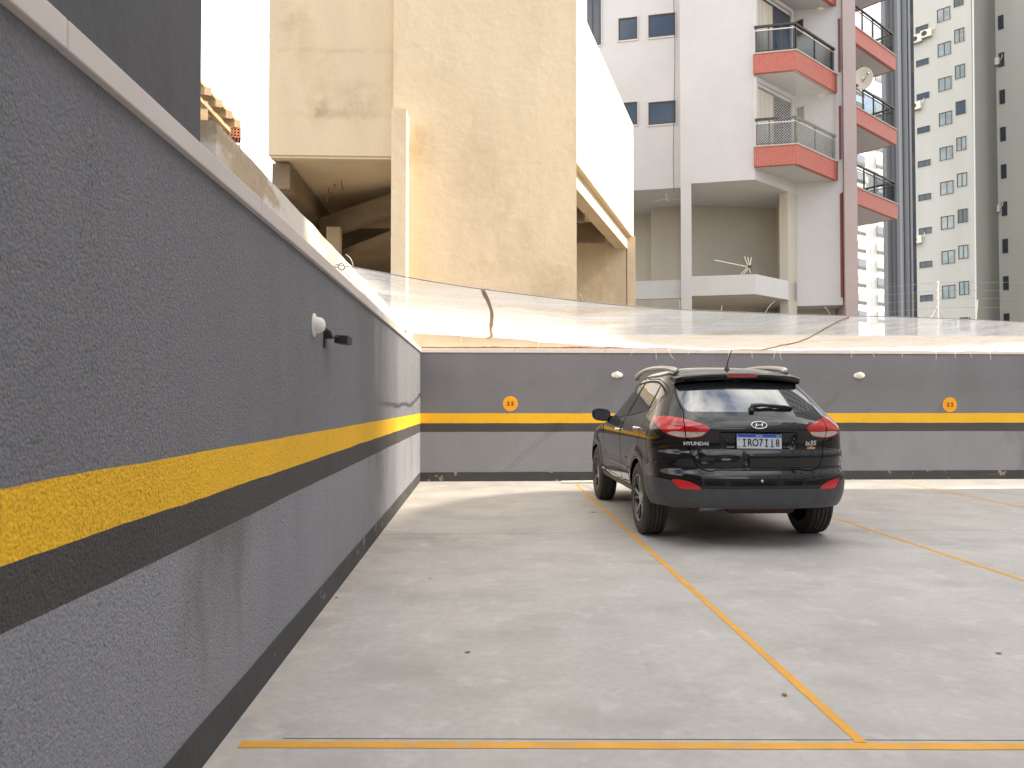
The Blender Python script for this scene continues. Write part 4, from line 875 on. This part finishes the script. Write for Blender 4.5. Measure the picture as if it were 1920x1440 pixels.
REG['clear_lens'] = smooth([hit(*p) for p in ((612,607),(650,600),(720,602),(800,606),(862,606),(832,629),(780,637),(735,639),(680,634),(632,622))], 5)
REG['reflector'] = smooth([hit(*p) for p in ((642,920),(720,927),(790,950),(836,984),(770,988),(700,984),(666,956))], 4)
gl = [hit(*p) for p in ((672,290),(674,335),(688,382),(707,425),(733,455),(775,468))]
zgb = 1.195
glass_l = smooth([(gl[0][0], 1.485)] + gl + [(.30, zgb+.004), (0, zgb)], 5, False)
REG['rear_glass'] = glass_l + [(0, 1.485)]
tg = [hit(*p) for p in ((716,470),(717,520),(723,560),(735,640),(750,690),(765,740),(785,790),(808,832),(845,855),(900,866))]
tgl = smooth([(gl[0][0]+.035, 1.53), (gl[0][0]+.028, 1.47), (gl[1][0]+.026, gl[1][1]), (gl[2][0]+.026, gl[2][1]), (gl[3][0]+.022, gl[3][1]-.006)] + tg + [(.35, .692), (.18, .690), (0, .690)], 5, False)
REG['tailgate'] = tgl + [(0, 1.53)]
# side windows, traced in side view (y forward, z up)
DLO = [(3.02,1.075),(2.90,1.19),(2.68,1.33),(2.42,1.435),(2.05,1.492),(1.60,1.515),(1.20,1.502),(.93,1.468),(.74,1.415),(.665,1.375),(.68,1.330),(.80,1.262),(1.0,1.195),(1.3,1.162),(1.8,1.13),(2.5,1.092)]
REG['window_trim'] = side(smooth(DLO, 5))
def inset(poly, d):
    c = np.array(poly); n = len(c); out = []
    for i in range(n):
        t = c[(i+1) % n]-c[i-1]; t = t/np.hypot(*t); nn = np.array([-t[1], t[0]]); out.append(tuple(c[i]+nn*d))
    return out
dl = smooth(DLO, 5); ar = sum(dl[i][0]*dl[(i+1) % len(dl)][1]-dl[(i+1) % len(dl)][0]*dl[i][1] for i in range(len(dl)))
ins = inset(dl, .020 if ar > 0 else -.020)
def clip(poly, a, b, c):                                       # keep a*y+b*z >= c
    out = []
    for i in range(len(poly)):
        p, q = poly[i-1], poly[i]; fp = a*p[0]+b*p[1]-c; fq = a*q[0]+b*q[1]-c
        if fp*fq < 0: t = fp/(fp-fq); out.append((p[0]+(q[0]-p[0])*t, p[1]+(q[1]-p[1])*t))
        if fq >= 0: out.append(q)
    return out
k_ = .30                                                       # pillar lean
Bc = 1.86 + k_*1.1; Qc = .96+.12*1.35
REG['front_window'] = side(clip(ins, 1, k_, Bc+.04)); 
REG['rear_side_window'] = side(clip(clip(ins, -1, -k_, -(Bc-.035)), 1, .12, Qc+.02)); REG['quarter_window'] = side(clip(ins, -1, -.12, -(Qc-.018)))
def arch(wy, r, n=40): return [(wy+r*math.cos(a), .35+r*math.sin(a)*1.02) for a in np.linspace(-.25, math.pi+.25, n)]
def closed_arch(wy, r): p = side([(y, max(z, ZBOT-.0)) for y, z in arch(wy, r)]); return p + [(p[-1][0], ZBOT-.05), (p[0][0], ZBOT-.05)]
REG['arch_rear'] = closed_arch(WHY[0], .385); REG['arch_front'] = closed_arch(WHY[1], .385)
REG['front_door'] = side(smooth([(1.84,.46),(2.3,.455),(2.72,.46),(2.86,.52),(2.93,.70),(2.97,.95),(3.04,1.08),(2.92,1.20),(2.70,1.345),(2.42,1.455),(2.1,1.507),(1.82,1.525),(1.80,1.30),(1.82,1.0),(1.84,.7)], 5))
REG['rear_door'] = side(smooth([(1.83,.46),(1.55,.455),(1.34,.48),(1.29,.58),(1.20,.68),(1.06,.775),(.90,.86),(.82,1.0),(.80,1.15),(.66,1.30),(.645,1.38),(.74,1.435),(.93,1.486),(1.2,1.520),(1.6,1.530),(1.79,1.525),(1.785,1.30),(1.81,1.0),(1.83,.7)], 5))
sb_ = s_side(.50, .6)
cl = [(0,.532),(.30,.532),(.55,.530),(.66,.533)] + [hit(*p) for p in ((640,930),(560,910),(495,897))]
REG['lower_bumper'] = smooth(cl, 4, False) + [(s_side(.56, .60), .60), (s_side(.56, .35), ZBOT-.02), (0, ZBOT-.02)]
REG['sill'] = [(s_side(1.27,.43), .43)] + side([(1.8,.42),(2.5,.42),(3.16,.43)]) + [(s_side(3.16,.34), ZBOT-.02), (s_side(1.27,.34), ZBOT-.02)]
REG['bumper'] = [(0, .6885)] + [(s_, .6885) for s_ in np.linspace(.05, .30, 8)] + smooth(tg[-2:][::-1] + [(hit(800,850)[0], hit(800,850)[1]-.01), hit(700,800), hit(600,800), (s_side(.58,.70), .70)], 4, False) + [(s_side(.60, .45), ZBOT-.03), (0, ZBOT-.03)]
GAPS = {'tailgate': (tgl, .0042), 'front_door': (REG['front_door']+REG['front_door'][:1], .0045), 'rear_door': (REG['rear_door']+REG['rear_door'][:1], .0045)}

def pip(P, poly):
    x, y = P[:, 0], P[:, 1]; ins_ = np.zeros(len(P), bool); n = len(poly); j = n-1
    for i in range(n):
        xi, yi = poly[i]; xj, yj = poly[j]
        if yi != yj: ins_ ^= ((yi > y) != (yj > y)) & (x < (xj-xi)*(y-yi)/(yj-yi)+xi)
        j = i
    return ins_
def offs(pl, d):
    c = np.array(pl); t = np.gradient(c, axis=0); t /= np.maximum(1e-9, np.hypot(t[:, 0], t[:, 1]))[:, None]; return [tuple(q) for q in c+np.stack([-t[:, 1], t[:, 0]], 1)*d]
def segdist(P, pl):
    d = np.full(len(P), 9.); c = np.array(pl)
    for a, b in zip(c[:-1], c[1:]):
        m = (P[:, 0] > min(a[0], b[0])-.03) & (P[:, 0] < max(a[0], b[0])+.03) & (P[:, 1] > min(a[1], b[1])-.03) & (P[:, 1] < max(a[1], b[1])+.03)
        if not m.any(): continue
        ab = b-a; q = P[m]; t = np.clip(((q-a)@ab)/max(1e-12, ab@ab), 0, 1); d[m] = np.minimum(d[m], np.hypot(*(q-a-t[:, None]*ab).T))
    return d
def body():
    pts = []; edges = []; lines = []
    def addline(pl, closed):
        q = [(min(max(a, 0), SE), min(max(b, ZBOT), ZT)) for a, b in pl]; r = [q[0]]
        for p in q[1:]:
            if math.hypot(p[0]-r[-1][0], p[1]-r[-1][1]) > .0015: r.append(p)
        if closed and math.hypot(r[0][0]-r[-1][0], r[0][1]-r[-1][1]) < .0015: r.pop()
        k = len(pts); pts.extend(r); n = len(r)
        edges.extend((k+i, k+i+1) for i in range(n-1)); lines.append(r + ([r[0]] if closed else []))
        if closed: edges.append((k+n-1, k))
    for k, pl in REG.items(): addline(pl, True)
    for pl, w in GAPS.values(): addline(offs(pl, w), False); addline(offs(pl, -w), False)
    zs_ = np.concatenate([np.linspace(ZBOT, 1.52, 98), np.linspace(1.53, 1.60, 10), np.linspace(1.606, ZT, 16)])
    ss_ = np.concatenate([np.linspace(0, SR, 92), np.linspace(SR, SS, 86)[1:], np.linspace(SS, SE, 30)[1:]])
    g = np.stack(np.meshgrid(ss_, zs_, indexing='ij'), -1).reshape(-1, 2)
    dm = np.full(len(g), 9.)
    for pl in lines: dm = np.minimum(dm, segdist(g, pl))
    bnd = (g[:, 0] <= 0) | (g[:, 0] >= SE) | (g[:, 1] <= ZBOT) | (g[:, 1] >= ZT)
    g = g[(dm > .0045) | bnd]
    allp = [Vector(p) for p in pts] + [Vector(p) for p in g]
    v, e, f, *_ = delaunay_2d_cdt(allp, edges, [], 0, 1e-5)
    V = np.array([(p.x, p.y) for p in v]); F = np.array([t for t in f if len(t) == 3]); cen = V[F].mean(1)
    lab = np.full(len(F), 'body', dtype=object)
    for k in ('bumper', 'tailgate', 'front_door', 'rear_door', 'window_trim', 'front_window', 'rear_side_window', 'quarter_window', 'rear_glass', 'lower_bumper', 'sill', 'reflector', 'red_lens', 'clear_lens'):
        lab[pip(cen, REG[k])] = k
    for k, (pl, w) in GAPS.items():
        d = segdist(cen, pl); lab[(d < w*1.02) & np.isin(lab, ('body', 'tailgate', 'front_door', 'rear_door', 'bumper', 'red_lens', 'clear_lens'))] = 'gap'
    for k in ('arch_rear', 'arch_front'): lab[pip(cen, REG[k])] = 'cut'
    h = 1e-3; x, y, z = surf(V[:, 0], V[:, 1])
    xa, ya, za = surf(np.clip(V[:, 0]+h, 0, SE), V[:, 1]); xb, yb, zb = surf(np.clip(V[:, 0]-h, 0, SE), V[:, 1])
    xc, yc, zc = surf(V[:, 0], np.clip(V[:, 1]+h, ZBOT, ZT)); xd, yd, zd = surf(V[:, 0], np.clip(V[:, 1]-h, ZBOT, ZT))
    N = np.cross(np.stack([xa-xb, ya-yb, za-zb], 1), np.stack([xc-xd, yc-yd, zc-zd], 1)); N /= np.maximum(1e-12, np.linalg.norm(N, axis=1))[:, None]
    N[V[:, 0] <= 1e-6, 0] = 0
    return V, F, lab, np.stack([x, y, z], 1), N
bV, bF, bL, bP, bN = body()
def piece(name, labs, mat, sides=(-1, 1), off=0, parent=None, join=True):
    fs = bF[np.isin(bL, labs)]; used = np.unique(fs); mp_ = -np.ones(len(bP), int); mp_[used] = np.arange(len(used)); out = []
    def half(sg):
        P = bP[used].copy() + bN[used]*off; Nn = bN[used].copy(); P[:, 0] *= sg; Nn[:, 0] *= sg
        if sg < 0: P[:, 1] = dents(P[:, 0], P[:, 1], P[:, 2])
        return P, (mp_[fs] if sg > 0 else mp_[fs][:, ::-1]), Nn
    def make(P, F, Nn):
        me = bpy.data.meshes.new(name); me.from_pydata(P.tolist(), [], F.tolist()); me.materials.append(M[mat]); me.polygons.foreach_set('use_smooth', [True]*len(me.polygons))
        o = bpy.data.objects.new(name, me); COL.objects.link(o); o.parent = parent or car; out.append(o); return o
    if join and len(sides) == 2:
        a = half(1); b = half(-1); n = len(a[0]); P = np.concatenate([a[0], b[0]]); o = make(P, np.concatenate([a[1], b[1]+n]), None)
        bm = bmesh.new(); bm.from_mesh(o.data); bmesh.ops.remove_doubles(bm, verts=[v for v in bm.verts if abs(v.co.x) < 2e-4], dist=2e-4); bm.to_mesh(o.data); bm.free()
    else:
        for sg in sides: make(*half(sg))
    return out
piece('body_shell', ['body'], 'paint'); piece('tailgate', ['tailgate'], 'paint'); piece('rear_bumper', ['bumper'], 'paint')
piece('front_door', ['front_door'], 'paint', join=False); piece('rear_door', ['rear_door'], 'paint', join=False)
piece('window_trim', ['window_trim'], 'trim', join=False, off=-.003)
for nme in ('front_window', 'rear_side_window', 'quarter_window'): piece(nme, [nme], 'tint', join=False, off=-.005)
rg = piece('rear_window', ['rear_glass'], 'tint', off=-.001)[0]
tls = piece('tail_light', ['red_lens'], 'red_lens', join=False, off=.003)
for sg, t_ in zip((-1, 1), tls): piece('reverse_lens', ['clear_lens'], 'clear_lens', (sg,), .003, t_)
piece('bumper_reflector', ['reflector'], 'red_dim', join=False, off=.002)
piece('lower_bumper', ['lower_bumper'], 'cladding', off=.006); piece('sill_panel', ['sill'], 'cladding', join=False, off=.004)
piece('inner_shell', ['body', 'tailgate', 'bumper', 'front_door', 'rear_door', 'window_trim', 'front_window', 'rear_side_window', 'quarter_window', 'rear_glass', 'red_lens', 'clear_lens', 'gap', 'lower_bumper', 'sill', 'reflector'], 'void', off=-.014)
def cp(name, mb, mat, sm=False, parent=None): return mb.build(name, mat, parent or car, sm)
# bumper lower lip closing edge, floor pan, wheel wells
def lip():
    mb = MB(); ss_ = np.linspace(0, s_side(.56, .31), 50); x, y, z = surf(ss_, np.full(50, ZBOT)); n_ = []
    ring = [(-a, b) for a, b in zip(x[::-1], y[::-1])] + [(a, b) for a, b in zip(x[1:], y[1:])]
    for a, b in ring: mb.v += [(a, b-.003, ZBOT+.001), (a*.93, b+.10, ZBOT+.012)]
    mb.f = [(2*i, 2*i+2, 2*i+3, 2*i+1) for i in range(len(ring)-1)]; return mb
cp('floor_pan', MB().box((-.60, .34, .38), (.60, 4.1, .42)).box((-.80, 1.30, .365), (.80, 3.12, .40)), 'void')
for wy in WHY:
    for sg in (-1, 1):
        mb = MB(); n = 28
        for i in range(n+1):
            a = math.pi*i/n; 
            for xx in (.50, .868): mb.v.append((sg*xx, wy+.392*math.cos(a), .35+.398*math.sin(a)))
        mb.f = [(2*i, 2*i+1, 2*i+3, 2*i+2) for i in range(n)]; k = len(mb.v); mb.v.append((sg*.50, wy, .35)); mb.f += [(2*i, 2*i+2, k) for i in range(n)]
        cp('wheel_well', mb, 'void')
# arch lips: thin rounded rim following the opening
for nme, wy in (('arch_rear', WHY[0]), ('arch_front', WHY[1])):
    pr_ = [p for p in REG[nme][:-2] if p[1] > ZBOT+.02]
    for sg in (-1, 1):
        pts = [S1(*p) for p in pr_]; pts = [Vector((sg*(p.x-.003), p.y, p.z)) for p in pts]
        cp('arch_lip', MB().tube(pts, .008, 6), 'paint', True)
# wheels
def wheel(x, y, sg, spin):
    w = bpy.data.objects.new('wheel', None); COL.objects.link(w); w.parent = car; w.location = (x, y, WHR); w.rotation_euler = (spin, 0, 0 if sg > 0 else math.pi)
    hw = .112; pr_ = [(-hw+.012, .225), (-hw, .245), (-hw-.004, .285), (-hw+.003, .318), (-hw+.018, .338)]
    tread = [(-.088, .3445)]
    for g in (-.058, -.020, .020, .058): tread += [(g-.0065, .3515), (g-.0055, .339), (g+.0055, .339), (g+.0065, .3515)]
    tread += [(.088, .3445)]
    pr_ = pr_ + tread + [(-a, b) for a, b in pr_[::-1]]
    ty = MB().lathe(pr_, 72, 'x').build('tyre', 'rubber', w, 35)
    tb = MB()                                                  # shoulder sipes
    for k in range(60):
        a = 2*math.pi*k/60; c, s_ = math.cos(a), math.sin(a); t = Vector((0, -s_, c)); r_ = Vector((0, c, s_))
        for sd in (-1, 1): tb.obox(Vector((sd*.067, 0, 0))+r_*.342, Vector((sd*.027, 0, 0))-r_*.005, t*.026, r_*.0095)
    tag(tb.build('tread_block', 'rubber', ty), kind='stuff')
    rm = MB().lathe([(.105, .226), (.108, .222), (.098, .212), (.07, .205), (-.09, .205), (-.10, .222), (-.105, .226)], 56, 'x').build('rim', 'rim', w, 35)
    MB().lathe([(.1085, .2265), (.1105, .222), (.1085, .2175)], 56, 'x').build('rim_edge', 'rim_cut', rm, True)
    for k in range(5):
        for d_ in (-.16, .16):
            a = 2*math.pi*k/5; a0 = a+d_*.55; a1 = a+d_*1.45
            p0 = Vector((.082, .05*math.cos(a0), .05*math.sin(a0))); p1 = Vector((.098, .212*math.cos(a1), .212*math.sin(a1))); t = Vector((0, -math.sin(a1), math.cos(a1)))
            mb = MB(); mb.add([p0-t*.012, p0+t*.012, p1+t*.014, p1-t*.014, p0-t*.014-Vector((.03,0,0)), p0+t*.014-Vector((.03,0,0)), p1+t*.016-Vector((.035,0,0)), p1-t*.016-Vector((.035,0,0))], [(0,1,2,3),(4,5,6,7),(0,1,5,4),(1,2,6,5),(2,3,7,6),(3,0,4,7)])
            mb.build('spoke', 'rim_cut' if d_ < 0 else 'rim', w)
    MB().lathe([(.05, 0.075), (.085, .068), (.092, .03), (.094, 0)], 24, 'x').build('hub_cap', 'rim_cut', w, 35)
    MB().lathe([(.02, .0), (.02, .15), (.005, .15), (.005, .0)], 36, 'x').build('brake_disc', 'steel', w, 35)
    MB().lathe([(-.10, .0), (-.10, .204), (-.02, .204), (-.02, 0)], 36, 'x').build('inner_barrel', 'void', w, 35)
for wy in WHY:
    for sg in (-1, 1): wheel(sg*.793, wy, sg, .3*wy+sg)
# spoiler
def spoiler():
    mb = MB(); n = 48; HW = .60
    for i in range(n+1):
        t = -1+2*i/n; x = t*HW; a = abs(t); ye = .495+.12*a**3.2; zd = -.030*a**2.2-.02*max(0, a-.9)*10*.6
        yr_ = .80+.06*a*a; zr = 1.592-.058*a**2.2
        mb.v += [(x, yr_, zr-.012), (x, (ye+yr_)/2, 1.578+zd*1.05), (x, ye+.02, 1.556+zd), (x, ye, 1.546+zd), (x, ye+.006, 1.512+zd), (x, ye+.03, 1.498+zd), (x, ye+.12, 1.487+zd*.8), (x, yr_, 1.50+zd)]
    for i in range(n):
        for j in range(8): mb.f.append((8*i+j, 8*i+8+j, 8*i+8+(j+1) % 8, 8*i+(j+1) % 8))
    mb.f += [tuple(range(8)), tuple(8*n+j for j in range(8))[::-1]]; return mb
sp = cp('roof_spoiler', spoiler(), 'paint', 50)
cp('brake_light', MB().add([(-.155,.4935,1.541),(.155,.4935,1.541),(.135,.4975,1.515),(-.135,.4975,1.515),(-.155,.51,1.541),(.155,.51,1.541),(.135,.51,1.515),(-.135,.51,1.515)], [(0,3,2,1),(0,1,5,4),(3,7,6,2),(0,4,7,3),(1,2,6,5)]), 'brake_lens', parent=sp)
# antenna, rails
cp('antenna', MB().lathe([(0,.032),(.012,.026),(.03,.014),(.032,0)], 16, 'z', (0, .93, 1.603)).tube([(0,.93,1.63),(0.005,.90,1.70),(.02,.835,1.80)], [.007,.005,.003], 6), 'black_plastic', 40)
for sg in (-1, 1):
    ys = np.linspace(.80, 2.62, 40); pts = []; rr = []
    for y in ys:
        t = (y-.80)/1.82; lift = .052*min(1, math.sin(math.pi*min(1, max(0, t)))**.45*1.0)
        zb_ = 1.575+.035*math.sin(math.pi*(y-.3)/3.0)-.02*(y > 2.2)*(y-2.2)
        pts.append((sg*(.545+.02*math.sin(math.pi*t)), y, zb_+lift-.012)); rr.append(.025+.007*(1-min(1, 8*t*(1-t))))
    cp('roof_rail', MB().tube(pts, rr, 10), 'silver', True)
# mirrors
for sg in (-1, 1):
    m_ = MB(); n = 20; cx = sg*.945; cy = 2.86; cz = 1.135
    prof = [(-.045, .80), (-.04, .96), (0, 1.0), (.06, .92), (.10, .66), (.12, .30), (.124, .02)]
    for yy, k in prof:
        for j in range(n):
            a = 2*math.pi*j/n; ca, sa = math.cos(a), math.sin(a); q = lambda v: math.copysign(abs(v)**.65, v)
            m_.v.append((cx+sg*0+.115*k*q(ca), cy+yy, cz+.082*k*q(sa)-.012*sg*q(ca)*k*-1))
    for i in range(len(prof)-1):
        for j in range(n): m_.f.append((i*n+j, i*n+(j+1) % n, (i+1)*n+(j+1) % n, (i+1)*n+j))
    hs = cp('door_mirror', m_, 'paint', True)
    g_ = MB(); 
    for j in range(n): a = 2*math.pi*j/n; ca, sa = math.cos(a), math.sin(a); q = lambda v: math.copysign(abs(v)**.65, v); g_.v.append((cx+.115*.84*q(ca), cy-.042, cz+.082*.84*q(sa)+.012*sg*q(ca)*.84))
    g_.f = [tuple(range(n))]; cp('mirror_glass', g_, mk('mirror_glass', (.10,.12,.14), .05, 0, metal=.6), False, hs)
    cp('mirror_arm', MB().obox((sg*.78, cy-.03, cz-.075), (sg*.12, 0, .01), (0, .07, 0), (0, 0, .055)), 'black_plastic', False, hs)
    for y, z in ((1.93, .985), (.985, 1.03)):                  # door handles
        s_ = s_side(y, z); p = S1(s_, z); 
        h_ = cp('door_handle', MB().tube([(sg*(p.x-.01), y-.09, z), (sg*(p.x+.026), y-.07, z+.002), (sg*(p.x+.034), y, z+.004), (sg*(p.x+.026), y+.07, z+.002), (sg*(p.x-.01), y+.09, z)], [.012,.014,.015,.014,.012], 8), 'chrome', True)
# side mouldings: thin strip along the doors
for sg in (-1, 1):
    pts = [S1(s_side(y, .60), .60) for y in np.linspace(1.42, 2.78, 24)]
    cp('door_moulding', MB().tube([(sg*(p.x+.001), p.y, p.z) for p in pts], .008, 6), 'paint', True)
# wiper
ws = [S1(s_of(x, YR(z)+.02, z), z) for x, z in ((.02, 1.215),)]
def rearp(x, z, o=.0):                                        # point on the rear surface
    best = s_of(abs(x), float(YR(z))+.02, z); X, Y, _ = surf(_st[_st < SR], np.full((_st < SR).sum(), z)); k = int(np.argmin(abs(X-abs(x)))); return Vector((x, Y[k]-o, z))
wp = cp('rear_wiper', MB().tube([rearp(-.02,1.222,.02), rearp(.0,1.252,.035), rearp(.08,1.258,.045), rearp(.30,1.245,.04), rearp(.37,1.232,.03)], [.022,.022,.017,.011,.006], 8), 'black_plastic', True)
cp('wiper_blade', MB().tube([rearp(.08,1.225,.012), rearp(.2,1.236,.018), rearp(.37,1.226,.012)], .008, 6), 'black_plastic', True, wp)
cp('wiper_hub', MB().lathe([(-.03,0),(-.03,.02),(.03,.026)], 16, 'y', tuple(rearp(-.02,1.21,.01))), 'black_plastic', True, wp)
# plate
pc = rearp(.005, .942, .022); pl_ = bpy.data.objects.new('license_plate', None); COL.objects.link(pl_); pl_.parent = car; pl_.location = (.005, pc.y, .940); pl_.rotation_euler = (R(-4), R(1.0), 0)
bevel(MB().box((-.2, -.004, -.065), (.2, .003, .065)).build('plate_board', 'plate_white', pl_), .003)
MB().box((-.196, -.0055, .033), (.196, -.0042, .062)).build('blue_band', 'plate_blue', pl_)
MB().box((.150, -.0068, .038), (.182, -.0057, .058)).build('flag', 'plate_green', pl_)
text_obj('country_name', 'BRASIL', .020, 'plate_white', pl_, (0, -.0065, .047), ext=.0006, bold=.0006)
for k, ch in enumerate('IRO7I18'):
    x_ = -.135+.0495*k; o_ = text_obj('plate_character', 'l' if False else ch, .092, 'ink', pl_, (x_, -.0062, -.016), ext=.0012, sx=.78, bold=.0012)
    if ch == 'I':
        for zz_ in (-.031, .027): MB().box((-.015, -.0012, zz_-.004+.002), (.015, .0012, zz_+.004+.002)).build('serif', 'ink', pl_, loc=(x_, -.0064, -.016))
    if ch == '1': MB().box((-.014, -.0012, -.033), (.018, .0012, -.026)).build('serif', 'ink', pl_, loc=(x_, -.0064, -.016))
text_obj('small_mark', 'BR', .016, 'ink', pl_, (-.18, -.0055, -.050), ext=.0006)
MB().box((-.188, -.0056, .004), (-.172, -.0044, .020)).build('hologram', mk('hologram', (.5,.33,.33), .4, .2, 90), pl_)
# emblem: oval ring with a slanted letter
em = bpy.data.objects.new('emblem', None); COL.objects.link(em); em.parent = car; q = rearp(0, 1.083, .006); em.location = q; em.rotation_euler = (R(-28), 0, 0)
MB().tube([(.068*math.cos(2*math.pi*k/40), 0, .0345*math.sin(2*math.pi*k/40)) for k in range(41)], .0045, 8, False).build('ring', 'chrome', em, True)
MB().tube([(-.040, 0, -.026), (-.028, -.001, -.006), (-.016, 0, .031)], [.003,.006,.003], 6).build('stroke', 'chrome', em, True)
MB().tube([(.016, 0, -.031), (.028, -.001, .006), (.040, 0, .026)], [.003,.006,.003], 6).build('stroke', 'chrome', em, True)
MB().tube([(-.030, 0, -.006), (0, -.001, .000), (.030, 0, .006)], [.005,.003,.005], 6).build('stroke', 'chrome', em, True)
def rear_text(name, txt, size, mat, x, z, **kw):
    a = rearp(x-.03, z); b = rearp(x+.03, z); rz = math.atan2(b.y-a.y, .06); c_ = rearp(x, z, .003); return text_obj(name, txt, size, mat, car, c_, rot=(R(90), 0, rz), **kw)
rear_text('badge_lettering', 'HYUNDAI', .042, 'badge_silver', -.545, .918, ext=.003, bold=.0016, sx=1.15)
rear_text('badge_lettering', 'ix35', .058, 'badge_silver', .475, .920, ext=.003, bold=.001, shear=.2, sx=1.1)
rear_text('badge_lettering', '2.0flex', .030, 'badge_orange', .478, .880, ext=.002, bold=.001, shear=.2)
# tow cap, underbody
cp('tow_cap', MB().lathe([(-.003,0),(-.003,.006),(-.004,.0105),(0,.012)], 16, 'y', tuple(rearp(-.005, .60, .002))), 'chrome', True)
cp('muffler', MB().lathe([(-.36,0),(-.36,.075),(-.33,.088),(.22,.088),(.25,.075),(.25,0)], 20, 'x', (.20, .50, .312), 1.3, .72), 'rusty', 40)
cp('exhaust_pipe', MB().tube([(-.14,.50,.312), (-.30,.47,.310), (-.44,.45,.315)], .040, 12), 'steel', True)
cp('tail_pipe', MB().tube([(-.44,.46,.315), (-.52,.36,.312)], [.036,.038], 12), 'rusty', True)
cp('rear_axle', MB().tube([(-.70,.92,.33), (-.3,.90,.30), (.3,.90,.30), (.70,.92,.33)], .035, 10), 'black_plastic', True)
for sg in (-1, 1):
    cp('suspension_arm', MB().tube([(sg*.25,.85,.31), (sg*.66,.80,.29)], .028, 8), 'black_plastic', True)
    cp('damper', MB().tube([(sg*.60,.74,.27), (sg*.56,.78,.52)], .030, 10), 'steel', True)
